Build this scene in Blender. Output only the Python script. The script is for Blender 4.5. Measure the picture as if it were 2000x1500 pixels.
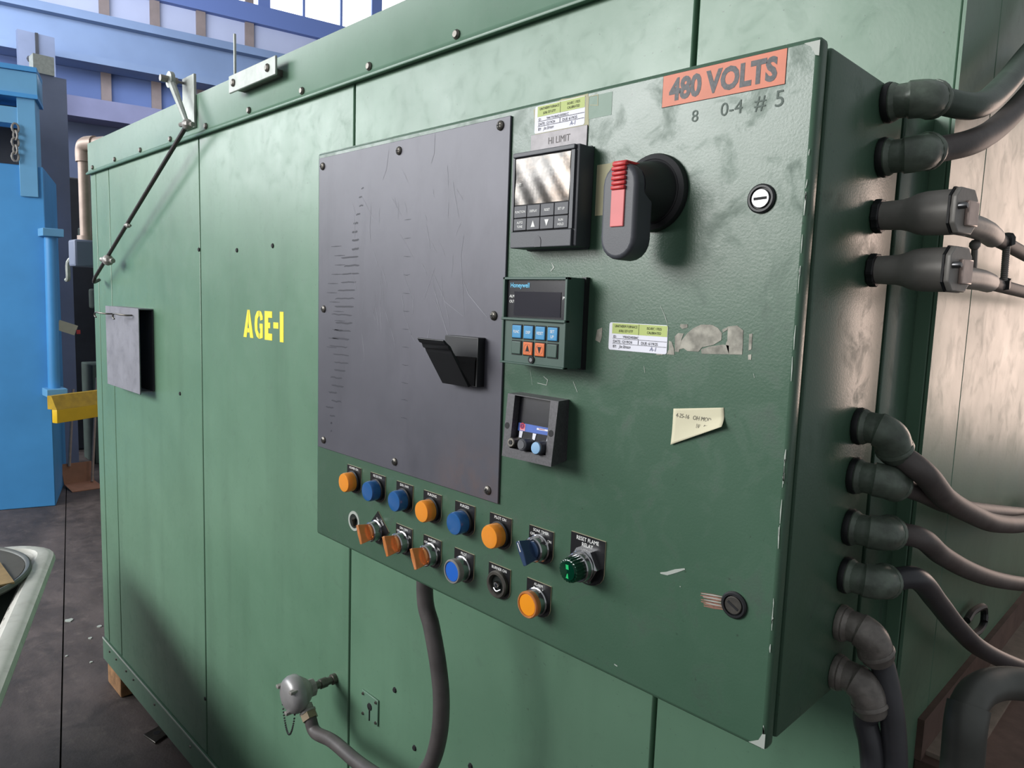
import bpy, bmesh, math, random
from mathutils import Vector, Matrix
random.seed(7)
for o in list(bpy.data.objects): bpy.data.objects.remove(o)
SC = bpy.context.scene
COL = SC.collection
FLOOR = -1.37            # floor height below the cabinet door's bottom edge (z = 0 in the builders)
Z0 = -FLOOR              # everything is lifted so that the floor is z = 0

# ------------------------------------------------------------------ camera
CAM_F = 1409.21          # focal length in pixels of a 2000 x 1500 frame
CAM_P = Vector((0.25943, -0.59215, 0.39006))
YAW, PITCH, ROLL = -0.7876, -0.1127, 0.0348
_f = Vector((math.sin(YAW)*math.cos(PITCH), math.cos(YAW)*math.cos(PITCH), math.sin(PITCH)))
_r0 = Vector((math.cos(YAW), -math.sin(YAW), 0)); _u0 = _r0.cross(_f)
_r = _r0*math.cos(ROLL) + _u0*math.sin(ROLL); _u = -_r0*math.sin(ROLL) + _u0*math.cos(ROLL)
cd = bpy.data.cameras.new('camera'); cam = bpy.data.objects.new('camera', cd); COL.objects.link(cam)
cd.sensor_width = 36; cd.lens = CAM_F*36/2000; cd.clip_start = 0.02; cd.clip_end = 100
M = Matrix((_r, _u, -_f)).transposed().to_4x4(); M.translation = CAM_P + Vector((0, 0, Z0)); cam.matrix_world = M
SC.camera = cam

# ------------------------------------------------------------------ world, lights, exposure
SC.view_settings.view_transform = 'Standard'; SC.view_settings.look = 'None'
SC.view_settings.gamma = 1; SC.view_settings.use_curve_mapping = False
SC.view_settings.exposure = 0.25
w = bpy.data.worlds.new('hall_air'); SC.world = w; w.use_nodes = True
bg = w.node_tree.nodes['Background']; bg.inputs[0].default_value = (0.92, 0.96, 1.0, 1); bg.inputs[1].default_value = 0.34

def area(name, loc, target, sx, sy, power, col):
    l = bpy.data.lights.new(name, 'AREA'); l.shape = 'RECTANGLE'; l.size = sx; l.size_y = sy
    l.energy = power; l.color = col
    o = bpy.data.objects.new(name, l); COL.objects.link(o)
    loc = Vector(loc) + Vector((0, 0, Z0)); t = Vector(target) + Vector((0, 0, Z0))
    o.location = loc; o.rotation_euler = (t-loc).to_track_quat('-Z', 'Y').to_euler()
    return o
# high window band of the hall, in front of the furnace and to its left
area('window_daylight_front', (-7.4, -5.0, 2.8), (-6.2, 0.3, 0.6), 9.6, 1.9, 590, (0.95, 0.98, 1.0))
# tall window lower down in the same wall
area('window_daylight_low', (-3.0, -5.0, 1.90), (-0.3, 0.0, 0.5), 2.6, 2.6, 178, (1.0, 0.98, 0.95))
# warm open doorway behind the furnace's right side
area('doorway_daylight_right', (1.05, 5.2, 0.65), (0.5, 0.4, 0.55), 1.3, 2.1, 40, (1.0, 0.74, 0.61))
# blue daylight falling in through the high windows at the far end
area('window_daylight_far', (-9.6, 0.2, 4.6), (-13.0, 3.0, 1.6), 7.0, 1.6, 330, (0.80, 0.87, 1.0))

# ------------------------------------------------------------------ helpers
def at(px, py, x=None, y=None, z=None, p=None, n=None):
    """point of the photograph's pixel ray on a given real plane"""
    d = _f + _r*((px-1000)/CAM_F) - _u*((py-750)/CAM_F)
    if p is None:
        if x is not None: p, n = Vector((x, 0, 0)), Vector((1, 0, 0))
        elif y is not None: p, n = Vector((0, y, 0)), Vector((0, 1, 0))
        else: p, n = Vector((0, 0, z)), Vector((0, 0, 1))
    t = (Vector(p)-CAM_P).dot(Vector(n))/d.dot(Vector(n))
    return CAM_P + d*t

V = Vector
class MB:
    def __init__(s): s.v = []; s.f = []
    def add(s, vs, fs):
        b = len(s.v); s.v += [tuple(x) for x in vs]; s.f += [tuple(b+i for i in q) for q in fs]; return s
    def box(s, x0, x1, y0, y1, z0, z1, M=None):
        vs = [V((x, y, z)) for x in (x0, x1) for y in (y0, y1) for z in (z0, z1)]
        if M is not None: vs = [M @ q for q in vs]
        return s.add(vs, [(0,1,3,2),(4,6,7,5),(0,4,5,1),(2,3,7,6),(0,2,6,4),(1,5,7,3)])
    def hexa(s, a, b):
        """two quads (lists of four points) joined into a solid"""
        return s.add(list(a)+list(b), [(0,1,2,3),(7,6,5,4),(0,4,5,1),(1,5,6,2),(2,6,7,3),(3,7,4,0)])
    def lathe(s, prof, o=(0,0,0), ax=(0,-1,0), n=28, cap0=True, cap1=True, wob=None):
        ax = V(ax).normalized(); o = V(o)
        t = V((0,0,1)) if abs(ax.z) < .9 else V((1,0,0)); e1 = ax.cross(t).normalized(); e2 = ax.cross(e1)
        vs = []; fs = []
        for i, (r, h) in enumerate(prof):
            for k in range(n):
                a = 2*math.pi*k/n; rr = r*(wob(a) if wob else 1)
                vs.append(o + ax*h + (e1*math.cos(a) + e2*math.sin(a))*rr)
        for i in range(len(prof)-1):
            for k in range(n):
                k2 = (k+1) % n; fs.append((i*n+k, i*n+k2, (i+1)*n+k2, (i+1)*n+k))
        if cap0: fs.append(tuple(range(n-1, -1, -1)))
        if cap1: fs.append(tuple((len(prof)-1)*n+k for k in range(n)))
        return s.add(vs, fs)
    def cyl(s, a, b, r, r2=None, n=20):
        a = V(a); b = V(b); L = (b-a).length
        return s.lathe([(r, 0), (r if r2 is None else r2, L)], a, (b-a), n)
    def tube(s, pts, r, n=12, sm=6):
        pts = [V(p) for p in pts]
        if sm > 1 and len(pts) > 2:
            q = [pts[0]*2-pts[1]] + pts + [pts[-1]*2-pts[-2]]; out = []
            for i in range(1, len(q)-2):
                for k in range(sm):
                    t = k/sm; p0, p1, p2, p3 = q[i-1:i+3]
                    out.append(0.5*((2*p1) + (p2-p0)*t + (2*p0-5*p1+4*p2-p3)*t*t + (3*p1-p0-3*p2+p3)*t**3))
            out.append(pts[-1]); pts = out
        m = len(pts); vs = []; fs = []; e1 = None
        for i, p in enumerate(pts):
            d = (pts[min(i+1, m-1)]-pts[max(i-1, 0)]).normalized()
            if e1 is None:
                t = V((0,0,1)) if abs(d.z) < .9 else V((1,0,0)); e1 = d.cross(t).normalized()
            else: e1 = (e1 - d*e1.dot(d)).normalized()
            e2 = d.cross(e1); rr = r(i/(m-1)) if callable(r) else r
            for k in range(n):
                a = 2*math.pi*k/n; vs.append(p + (e1*math.cos(a)+e2*math.sin(a))*rr)
        for i in range(m-1):
            for k in range(n):
                k2 = (k+1) % n; fs.append((i*n+k, (i+1)*n+k, (i+1)*n+k2, i*n+k2))
        fs.append(tuple(range(n))); fs.append(tuple((m-1)*n+k for k in range(n-1, -1, -1)))
        return s.add(vs, fs)
    def prism(s, poly, o=(0,0,0), ux=(1,0,0), uy=(0,0,1), d=(0,-.001,0)):
        o = V(o); ux = V(ux); uy = V(uy); d = V(d); n = len(poly)
        a = [o+ux*x+uy*y for x, y in poly]; b = [q+d for q in a]
        return s.add(a+b, [tuple(range(n-1,-1,-1)), tuple(range(n, 2*n))] + [(i, (i+1) % n, n+(i+1) % n, n+i) for i in range(n)])
    def ball(s, c, r, n=12, sz=(1,1,1)):
        c = V(c); m = n//2; vs = []; fs = []
        for i in range(1, m):
            t = math.pi*i/m
            for k in range(n):
                a = 2*math.pi*k/n
                vs.append(c + V((r*sz[0]*math.sin(t)*math.cos(a), r*sz[1]*math.sin(t)*math.sin(a), r*sz[2]*math.cos(t))))
        top = len(vs); vs.append(c+V((0,0,r*sz[2]))); vs.append(c-V((0,0,r*sz[2])))
        for i in range(m-2):
            for k in range(n):
                k2 = (k+1) % n; fs.append((i*n+k, (i+1)*n+k, (i+1)*n+k2, i*n+k2))
        for k in range(n):
            k2 = (k+1) % n; fs.append((top, k, k2)); fs.append((top+1, (m-2)*n+k2, (m-2)*n+k))
        return s.add(vs, fs)
    def ribbon(s, pts, wd, nrm=(0,-1,0), lift=.0004):
        """a flat painted or scratched stroke lying on a surface"""
        nrm = V(nrm); pts = [V(p) for p in pts]; m = len(pts); vs = []
        for i, p in enumerate(pts):
            d = (pts[min(i+1, m-1)]-pts[max(i-1, 0)])
            if d.length < 1e-9: d = V((1,0,0))
            c = d.normalized().cross(nrm)*(wd*.5*(1 if 0 < i < m-1 else .4))
            vs += [p+c+nrm*lift, p-c+nrm*lift]
        return s.add(vs, [(2*i, 2*i+1, 2*i+3, 2*i+2) for i in range(m-1)])
    def build(s, name, mat, parent=None, bevel=0, seg=2, ang=35, flip=True):
        me = bpy.data.meshes.new(name); me.from_pydata(s.v, [], s.f)
        bm = bmesh.new(); bm.from_mesh(me)
        if flip: bmesh.ops.recalc_face_normals(bm, faces=bm.faces)
        if bevel:
            es = [e for e in bm.edges if len(e.link_faces) == 2 and e.calc_face_angle(0) > math.radians(30)]
            bmesh.ops.bevel(bm, geom=es, offset=bevel, segments=seg, profile=.5, affect='EDGES', clamp_overlap=True)
        bm.to_mesh(me); bm.free()
        me.set_sharp_from_angle(angle=math.radians(ang))
        tot = sum(p.area for p in me.polygons)
        for p in me.polygons: p.use_smooth = not (bevel and p.area > .08*tot)   # the big flats of a bevelled part stay flat
        me.materials.append(mat)
        o = bpy.data.objects.new(name, me); COL.objects.link(o)
        if parent is not None: o.parent = parent
        else: o.location.z = Z0
        return o

def tag(o, label=None, cat=None, group=None, kind=None):
    if label: o['label'] = label
    if cat: o['category'] = cat
    if group: o['group'] = group
    if kind: o['kind'] = kind
    return o
def thing(name, label, cat, loc, group=None, rot=None):
    o = bpy.data.objects.new(name, None); COL.objects.link(o); o.empty_display_size = .02
    o.location = V(loc) + V((0, 0, Z0))
    if rot: o.rotation_euler = rot
    return tag(o, label, cat, group)
def solo(o, label, cat, group=None):
    """a one-mesh thing: put its origin at the middle of its base"""
    me = o.data; xs = [v.co for v in me.vertices]
    c = V(((min(v.x for v in xs)+max(v.x for v in xs))/2, (min(v.y for v in xs)+max(v.y for v in xs))/2, min(v.z for v in xs)))
    me.transform(Matrix.Translation(-c)); o.location = c + V((0, 0, Z0))
    return tag(o, label, cat, group)
def textmesh(lines, bold=0.0):
    """lines: (string, x, z, height, xscale, align) in a local plane facing -y; joined to one MB"""
    mb = MB()
    for ln in lines:
        s, x, z, h, xs, al = ln[:6]; dy = ln[6] if len(ln) > 6 else 0; sh = ln[7] if len(ln) > 7 else 0
        cu = bpy.data.curves.new('t', 'FONT'); cu.body = s; cu.size = 1.0; cu.align_x = al; cu.offset = bold; cu.resolution_u = 3
        ob = bpy.data.objects.new('t', cu); COL.objects.link(ob)
        dg = bpy.context.evaluated_depsgraph_get(); me = bpy.data.meshes.new_from_object(ob.evaluated_get(dg))
        k = h/0.73
        vs = [V((x+v.co.x*k*xs+sh*v.co.y*k, dy, z+v.co.y*k)) for v in me.vertices]
        mb.add(vs, [tuple(p.vertices) for p in me.polygons])
        bpy.data.objects.remove(ob); bpy.data.curves.remove(cu); bpy.data.meshes.remove(me)
    return mb
def lettering(lines, mat, parent, bold=0.0, name='lettering'):
    return textmesh(lines, bold).build(name, mat, parent, flip=False)

# ------------------------------------------------------------------ materials
def srgb(r, g, b):
    f = lambda c: (c/255/12.92 if c/255 <= .04045 else ((c/255+.055)/1.055)**2.4)
    return (f(r), f(g), f(b), 1)
class NT:
    def __init__(s, name):
        s.m = bpy.data.materials.new(name); s.m.use_nodes = True; s.t = s.m.node_tree; s.b = s.t.nodes['Principled BSDF']
        g = s.t.nodes.new('ShaderNodeNewGeometry'); s.pos = g.outputs['Position']
    def n(s, ty, **kw):
        x = s.t.nodes.new(ty)
        for k, v in kw.items(): setattr(x, k, v)
        return x
    def l(s, a, b): s.t.links.new(a, b)
    def vec(s, sc):
        mp = s.n('ShaderNodeMapping'); mp.inputs['Scale'].default_value = sc; s.l(s.pos, mp.inputs['Vector']); return mp.outputs[0]
    def noise(s, scale, detail=4, rough=.55, sc=(1,1,1), dist=0):
        x = s.n('ShaderNodeTexNoise'); x.inputs['Scale'].default_value = scale; x.inputs['Detail'].default_value = detail
        x.inputs['Roughness'].default_value = rough; x.inputs['Distortion'].default_value = dist
        s.l(s.vec(sc), x.inputs['Vector']); return x.outputs['Fac']
    def ramp(s, fac, a, b, ca=(0,0,0,1), cb=(1,1,1,1)):
        r = s.n('ShaderNodeValToRGB'); e = r.color_ramp.elements; e[0].position = a; e[1].position = b; e[0].color = ca; e[1].color = cb
        s.l(fac, r.inputs[0]); return r.outputs[0]
    def mix(s, fac, a, b, mode='MIX'):
        m = s.n('ShaderNodeMix'); m.data_type = 'RGBA'; m.blend_type = mode
        if isinstance(fac, (int, float)): m.inputs[0].default_value = fac
        else: s.l(fac, m.inputs[0])
        for sock, v in ((m.inputs[6], a), (m.inputs[7], b)):
            if isinstance(v, tuple): sock.default_value = v
            else: s.l(v, sock)
        return m.outputs[2]
    def mul(s, a, k):
        m = s.n('ShaderNodeMath'); m.operation = 'MULTIPLY'; s.l(a, m.inputs[0])
        if isinstance(k, (int, float)): m.inputs[1].default_value = k
        else: s.l(k, m.inputs[1])
        return m.outputs[0]
    def bump(s, h, strength, dist=.001):
        b = s.n('ShaderNodeBump'); b.inputs['Strength'].default_value = strength; b.inputs['Distance'].default_value = dist
        s.l(h, b.inputs['Height']); s.l(b.outputs[0], s.b.inputs['Normal'])
    def base(s, c):
        if isinstance(c, tuple): s.b.inputs['Base Color'].default_value = c
        else: s.l(c, s.b.inputs['Base Color'])
def pm(name, col, rough=.5, metal=0.0, var=.25, vs=20, bump=0.0, bs=300, spec=.5, dirt=None, ds=6, da=.5, coat=0):
    t = NT(name); c2 = tuple(x*(1-var) for x in col[:3])+(1,)
    c = t.mix(t.ramp(t.noise(vs), .35, .65), c2, col)
    if dirt: c = t.mix(t.mul(t.ramp(t.noise(ds, 6, .65, dist=.4), .48, .72), da), c, dirt)
    t.base(c); t.b.inputs['Roughness'].default_value = rough; t.b.inputs['Metallic'].default_value = metal
    t.b.inputs['Specular IOR Level'].default_value = spec; t.b.inputs['Coat Weight'].default_value = coat; t.b.inputs['Coat Roughness'].default_value = .1
    if bump: t.bump(t.noise(bs, 3), bump)
    return t.m
def flat(name, col, rough=.6, emis=0, spec=.4):
    m = bpy.data.materials.new(name); m.use_nodes = True; b = m.node_tree.nodes['Principled BSDF']
    b.inputs['Base Color'].default_value = col; b.inputs['Roughness'].default_value = rough; b.inputs['Specular IOR Level'].default_value = spec
    if emis: b.inputs['Emission Color'].default_value = col; b.inputs['Emission Strength'].default_value = emis
    return m
def glassy(name, col, rough=.12, trans=.75, ior=1.49):
    m = bpy.data.materials.new(name); m.use_nodes = True; b = m.node_tree.nodes['Principled BSDF']
    b.inputs['Base Color'].default_value = col; b.inputs['Roughness'].default_value = rough
    b.inputs['Transmission Weight'].default_value = trans; b.inputs['IOR'].default_value = ior
    return m
def green_paint(name, col, rough=.38, streak=.35, bump=.12, bs=420, grime=.3, speck=.5):
    t = NT(name)
    dk = tuple(x*.68 for x in col[:3])+(1,); lt = tuple(min(1, x*1.18+.01) for x in col[:3])+(1,)
    c = t.mix(t.ramp(t.noise(2.2, 5, .6), .3, .72), col, lt)
    c = t.mix(t.mul(t.ramp(t.noise(7, 5, .6, (1, 1, .10)), .5, .78), streak), c, dk)                # run-off streaks
    c = t.mix(t.mul(t.ramp(t.noise(24, 7, .68, dist=.6), .56, .76), grime), c, (.035, .045, .04, 1))  # handling grime
    c = t.mix(t.mul(t.ramp(t.noise(160, 2, .5), .70, .76), speck), c, (.03, .04, .03, 1))           # soot specks
    t.base(c)
    r = t.n('ShaderNodeMapRange'); t.l(t.noise(9, 5, .6), r.inputs[0]); r.inputs[3].default_value = rough-.07; r.inputs[4].default_value = rough+.12
    ad = t.n('ShaderNodeMath'); ad.operation = 'ADD'; t.l(r.outputs[0], ad.inputs[0]); t.l(t.mul(t.ramp(t.noise(24, 7, .68, dist=.6), .50, .74), grime*.5), ad.inputs[1])
    t.l(ad.outputs[0], t.b.inputs['Roughness']); t.b.inputs['Specular IOR Level'].default_value = .5
    t.bump(t.noise(bs, 3, .5), bump, .0006)
    return t.m

GREEN = srgb(92, 128, 104)
M_wall = green_paint('furnace_green_paint', srgb(86, 118, 96), .33, .45, .10, 260, .15, .45)
M_door = green_paint('cabinet_green_paint', srgb(60, 88, 70), .29, .08, .20, 420, .45, .6)
M_trim = green_paint('furnace_trim_paint', srgb(86, 116, 97), .34, .2, .08, 200, .12, .2)
M_gap = flat('dark_joint', (.008, .012, .010, 1), .9)
def plate_mat():
    t = NT('worn_dark_plate')
    c = t.mix(t.ramp(t.noise(3.5, 6, .6), .3, .7), srgb(72, 72, 80), srgb(92, 91, 100))
    c = t.mix(t.mul(t.ramp(t.noise(16, 6, .7, (1, 1, .35)), .52, .8), .35), c, srgb(46, 46, 54))
    g = t.n('ShaderNodeSeparateXYZ'); t.l(t.pos, g.inputs[0])
    # rust bloom creeping in from the lower right corner of the plate
    d = t.n('ShaderNodeVectorMath'); d.operation = 'DISTANCE'; t.l(t.pos, d.inputs[0]); d.inputs[1].default_value = (-.40, 0, .150+Z0)
    mr = t.n('ShaderNodeMapRange'); t.l(d.outputs['Value'], mr.inputs[0]); mr.inputs[1].default_value = .085; mr.inputs[2].default_value = .02; mr.inputs[3].default_value = 0; mr.inputs[4].default_value = 1
    c = t.mix(t.mul(t.mul(mr.outputs[0], t.ramp(t.noise(30, 5), .38, .6)), .5), c, srgb(104, 84, 78))
    t.base(c); t.b.inputs['Roughness'].default_value = .46; t.b.inputs['Metallic'].default_value = .15
    t.bump(t.noise(180, 3), .06, .0005); return t.m
M_plate = plate_mat()
M_mark = flat('dark_smear', srgb(48, 48, 57), .6)
M_scr = flat('pale_scratch', srgb(126, 126, 134), .6)
M_blk = pm('black_plastic', srgb(28, 29, 32), .46, bump=.05, bs=900)
M_char = pm('charcoal_plastic', srgb(66, 68, 74), .5, bump=.08, bs=900, var=.12)
M_key = pm('key_plastic', srgb(74, 75, 80), .55, var=.1)
M_hgreen = pm('green_plastic_case', srgb(58, 84, 74), .5, bump=.05, bs=800, var=.15)
M_screen = pm('dark_display', srgb(34, 34, 40), .22, var=.3, vs=60)
M_white = flat('white_print', srgb(225, 225, 222), .6)
M_cyan = flat('blue_print', srgb(110, 190, 225), .6)
M_kblue = pm('blue_key', srgb(52, 140, 190), .5, var=.15, vs=60)
M_korange = pm('orange_key', srgb(222, 110, 48), .5, var=.15, vs=60)
M_ink = flat('black_ink', srgb(24, 24, 26), .7)
M_pencil = flat('faint_pencil', srgb(120, 125, 150), .8)
M_paper = pm('white_label', srgb(222, 222, 232), .6, var=.04)
M_lgreen = pm('green_label_header', srgb(176, 190, 112), .6, var=.06)
M_steel = pm('bright_steel', srgb(138, 138, 140), .34, 1.0, var=.3, vs=60)
M_dsteel = pm('dull_steel', srgb(118, 114, 108), .42, .9, var=.35, vs=50, bump=.1, bs=200)
M_chrome = pm('chrome', srgb(190, 190, 192), .16, 1.0, var=.15, vs=30)
M_red = pm('red_plastic', srgb(196, 52, 54), .42, var=.15)
M_redp = pm('faded_red_plastic', srgb(214, 112, 112), .5, var=.12)
M_legend = pm('black_legend', srgb(22, 22, 25), .35, var=.2)
M_legede = flat('legend_core', srgb(190, 180, 150), .6)
M_copper = pm('orange_foil', srgb(206, 112, 78), .5, .0, var=.14, vs=35)
M_worn = pm('worn_black_print', srgb(64, 66, 70), .5, .1, var=.6, vs=420)
M_beige = pm('beige_tape', srgb(176, 172, 140), .7, var=.12)
M_note = pm('note_paper', srgb(208, 202, 174), .8, var=.06)
M_resid = pm('glue_residue', srgb(176, 172, 160), .8, var=.55, vs=70, dirt=srgb(70, 74, 66), ds=30)
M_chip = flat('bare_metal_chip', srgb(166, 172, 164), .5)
M_rustchip = pm('rusty_chip', srgb(150, 108, 92), .7, var=.4, vs=120)
M_hose = pm('grey_hose', srgb(92, 86, 84), .55, var=.25, vs=40, bump=.15, bs=260, dirt=srgb(70, 52, 46), ds=12, da=.5)
M_hosed = pm('black_hose', srgb(60, 60, 64), .42, var=.25, vs=30, bump=.08, bs=260)
M_hoseg = pm('green_painted_hose', srgb(78, 92, 82), .42, var=.25, vs=40, bump=.15, bs=240)
M_fit = pm('cast_fitting_overspray', srgb(104, 116, 104), .36, .1, var=.4, vs=45, bump=.25, bs=150, dirt=srgb(58, 60, 56), ds=40, da=.7)
M_fitb = pm('cast_fitting_bare', srgb(134, 128, 122), .40, .2, var=.4, vs=45, bump=.3, bs=150, dirt=srgb(70, 66, 62), ds=40, da=.6)
M_alu = pm('dark_aluminium', srgb(148, 144, 139), .42, .15, var=.25, vs=35, bump=.1, bs=250)
M_alub = pm('polished_aluminium', srgb(214, 192, 182), .3, .5, var=.25, vs=60)
M_rust = pm('rusty_plate', srgb(104, 82, 74), .75, .1, var=.4, vs=18, bump=.3, bs=80, dirt=srgb(60, 46, 40), ds=9)
M_pipe = pm('grey_pipe', srgb(92, 94, 90), .45, .3, var=.25, vs=14, bump=.1, bs=90)
M_grey = pm('grey_sheet', srgb(132, 132, 140), .55, .2, var=.18, vs=9, dirt=srgb(90, 90, 98), ds=20)
M_pale = pm('pale_bracket', srgb(170, 176, 170), .5, .2, var=.2, vs=40)
M_cond = pm('conduit_paint', srgb(168, 150, 140), .5, .3, var=.15, vs=30)
M_yel = flat('stencil_yellow', srgb(240, 214, 60), .6)
M_yelp = pm('yellow_paint', srgb(226, 184, 24), .5, var=.12, vs=6)
M_blue = pm('machine_blue', srgb(72, 150, 212), .45, var=.12, vs=2.5, bump=.03, bs=60)
M_blue2 = pm('machine_blue_light', srgb(104, 164, 206), .45, var=.1, vs=3)
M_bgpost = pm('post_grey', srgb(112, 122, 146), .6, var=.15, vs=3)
M_bgdark = pm('background_dark', srgb(52, 54, 60), .8, var=.4, vs=3)
M_bggreen = pm('background_green', srgb(76, 90, 84), .7, var=.3, vs=6)
M_girder = pm('girder_blue_lit', srgb(114, 134, 166), .6, var=.12, vs=1.5)  # blue of the window light is put into the girder colour
M_wallup = pm('upper_wall_blue_lit', srgb(178, 184, 208), .8, var=.08, vs=1.2)  # bluish window light is put into the wall colour
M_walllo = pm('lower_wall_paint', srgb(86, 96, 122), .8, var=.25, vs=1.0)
M_streak = pm('streak_brown', srgb(136, 122, 118), .7, var=.2, vs=4)
M_pane = flat('daylight_pane', (1.0, 1.0, 1.0, 1), .3, 3.0)
M_sash = flat('window_sash', srgb(96, 116, 170), .6)
M_wood = pm('raw_timber', srgb(170, 128, 88), .8, var=.45, vs=30, bump=.2, bs=60)
M_bin = pm('white_bin_plastic', srgb(196, 194, 186), .5, var=.12, vs=12, dirt=srgb(140, 134, 122), ds=14)
M_bing = pm('dark_green_bin', srgb(46, 62, 54), .6)
M_lid = pm('drum_lid', srgb(86, 82, 74), .6, .2, var=.3, vs=8, dirt=srgb(60, 54, 46), ds=5)
M_wire = pm('black_wire', srgb(40, 34, 34), .5)
M_wirer = pm('red_wire', srgb(150, 56, 50), .5)
M_card = pm('brown_paper', srgb(150, 124, 84), .8)
M_pan = pm('copper_pan', srgb(176, 124, 98), .6, .1, var=.2, vs=10)
def floor_mat():
    t = NT('stained_floor')
    c = t.mix(t.ramp(t.noise(1.6, 7, .62, (1, 2.2, 1)), .34, .68), srgb(58, 50, 48), srgb(96, 85, 82))
    c = t.mix(t.mul(t.ramp(t.noise(11, 6, .7), .55, .75), .55), c, srgb(122, 110, 104))
    c = t.mix(t.mul(t.ramp(t.noise(5, 5, .6, dist=1.2), .5, .66), .6), c, srgb(48, 43, 42))
    t.base(c); t.b.inputs['Roughness'].default_value = .62; t.bump(t.noise(70, 5, .7), .4, .004); return t.m
M_floor = floor_mat()
M_amber = glassy('amber_lens', (1.0, .36, .04, 1), .22, .25)
M_amberc = glassy('amber_clear', (.95, .40, .13, 1), .10, .6)
M_bluel = glassy('blue_lens', (.025, .12, .34, 1), .13, .15)
M_blued = glassy('dark_blue_knob', (.03, .06, .13, 1), .18, .1)
M_bluedisc = flat('blue_disc', srgb(28, 96, 190), .4)
M_ambdisc = flat('amber_disc', srgb(238, 148, 24), .4)
M_greenl = glassy('green_lens', (.0, .035, .016, 1), .12, .2)
M_greeng = flat('green_glint', srgb(40, 190, 110), .3)
M_mir = pm('silvered_film', srgb(88, 86, 84), .25, 1.0, var=.35, vs=60, bump=.25, bs=60, dirt=srgb(110, 96, 84), ds=30, da=.5)

# ================================================================== THE SETTING
def struct(o): return tag(o, kind='structure')
Q = V
# floor: two slabs either side of a long joint, a dark bed underneath
fl = bpy.data.objects.new('floor', None); COL.objects.link(fl); struct(fl); fl.location = (0, 0, Z0)
j0, j1 = V((-14.0, 2.72, FLOOR)), V((4.0, -1.57, FLOOR)); jn = V((.23, .97, 0))*.003
def slab(poly, name):
    MB().prism([(p[0], p[1]) for p in poly], (0, 0, FLOOR-.06), (1,0,0), (0,1,0), (0,0,.06)).build(name, M_floor, fl)
slab([j0+jn, j1+jn, V((4, 9, 0)), V((-14, 9, 0))], 'slab')
slab([V((-14, -8, 0)), V((4, -8, 0)), j1-jn, j0-jn], 'slab')
MB().box(-14, 4, -8, 9, FLOOR-.08, FLOOR-.06).build('joint_bed', M_gap, fl)
# far wall of the hall, a little out of square with the furnace
WP = V((-13.0, 1.0, 0)); WD = V((math.sin(math.radians(11)), math.cos(math.radians(11)), 0)); WN = V((WD.y, -WD.x, 0))
def wz(u, v): return at(u, v, p=WP, n=WN).z
def wd(u, v): return (at(u, v, p=WP, n=WN)-WP).dot(WD)
def wbox(mb, d0, d1, o0, o1, z0, z1):
    a = [WP+WD*d+WN*o for d, o in ((d0,o0),(d1,o0),(d1,o1),(d0,o1))]
    return mb.hexa([q+V((0,0,z0)) for q in a], [q+V((0,0,z1)) for q in a])
z_sill = wz(590, 36); z_g1 = wz(140, 30); z_g2 = wz(140, 52); z_g3 = wz(140, 119); z_p1 = wz(140, 200); z_p2 = wz(140, 238)
wl = bpy.data.objects.new('wall_back', None); COL.objects.link(wl); struct(wl); wl.location = (0, 0, Z0)
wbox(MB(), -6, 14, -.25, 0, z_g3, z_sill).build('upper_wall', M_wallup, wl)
wbox(MB(), -6, 14, -.25, -.01, z_p2, z_g3).build('middle_wall', pm('wall_blue_shade', srgb(98, 118, 166), .8, var=.15, vs=1), wl)  # shadow below the girder is put into this wall's blue
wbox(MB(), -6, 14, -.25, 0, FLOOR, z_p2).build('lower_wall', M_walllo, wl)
for d in (wd(205, 100), wd(303, 100), wd(392, 100), wd(486, 60)):  # posts added in place of blurred lens-flare streaks
    wbox(MB(), d-.07, d+.07, 0, .06, z_p1, z_sill+2.6).build('streak_post', M_streak, wl)
g = bpy.data.objects.new('trim_1', None); COL.objects.link(g); struct(g); g.location = (0, 0, Z0)
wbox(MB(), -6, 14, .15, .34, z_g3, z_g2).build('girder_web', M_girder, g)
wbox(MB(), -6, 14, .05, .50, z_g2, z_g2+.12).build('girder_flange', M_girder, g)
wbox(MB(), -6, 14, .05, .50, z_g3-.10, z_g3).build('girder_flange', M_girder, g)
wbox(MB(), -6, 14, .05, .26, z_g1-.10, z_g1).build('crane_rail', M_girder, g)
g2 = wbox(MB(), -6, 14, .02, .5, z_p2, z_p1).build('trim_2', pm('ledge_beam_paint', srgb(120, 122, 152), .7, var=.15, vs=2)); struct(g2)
# window band above the sill
wn = bpy.data.objects.new('window_1', None); COL.objects.link(wn); struct(wn); wn.location = (0, 0, Z0)
wbox(MB(), -6, 14, -.05, .12, z_sill-.30, z_sill).build('sill', M_sash, wn)
wbox(MB(), -6, 14, -.05, .10, z_sill+2.5, z_sill+2.7).build('head', M_sash, wn)
ds = [wd(515, 12), wd(590, 30), wd(665, 50), wd(738, 30)]
step = (ds[2]-ds[0])/2
edges = [ds[0]+step*k for k in range(-7, 14)]
for k in range(len(edges)-1):
    for r in range(2):
        wbox(MB(), edges[k]+.02, edges[k+1]-.02, -.02, 0, z_sill+.02+1.25*r, z_sill+1.22+1.25*r).build('pane', M_pane, wn)
for k, e in enumerate(edges):
    t = .10 if k in (3, 7, 10, 13, 17) else .02
    wbox(MB(), e-t, e+t, -.02, .05, z_sill, z_sill+2.5).build('glazing_bar', M_sash, wn)
wbox(MB(), -6, 14, -.02, .05, z_sill+1.22, z_sill+1.27).build('transom', M_sash, wn)

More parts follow.
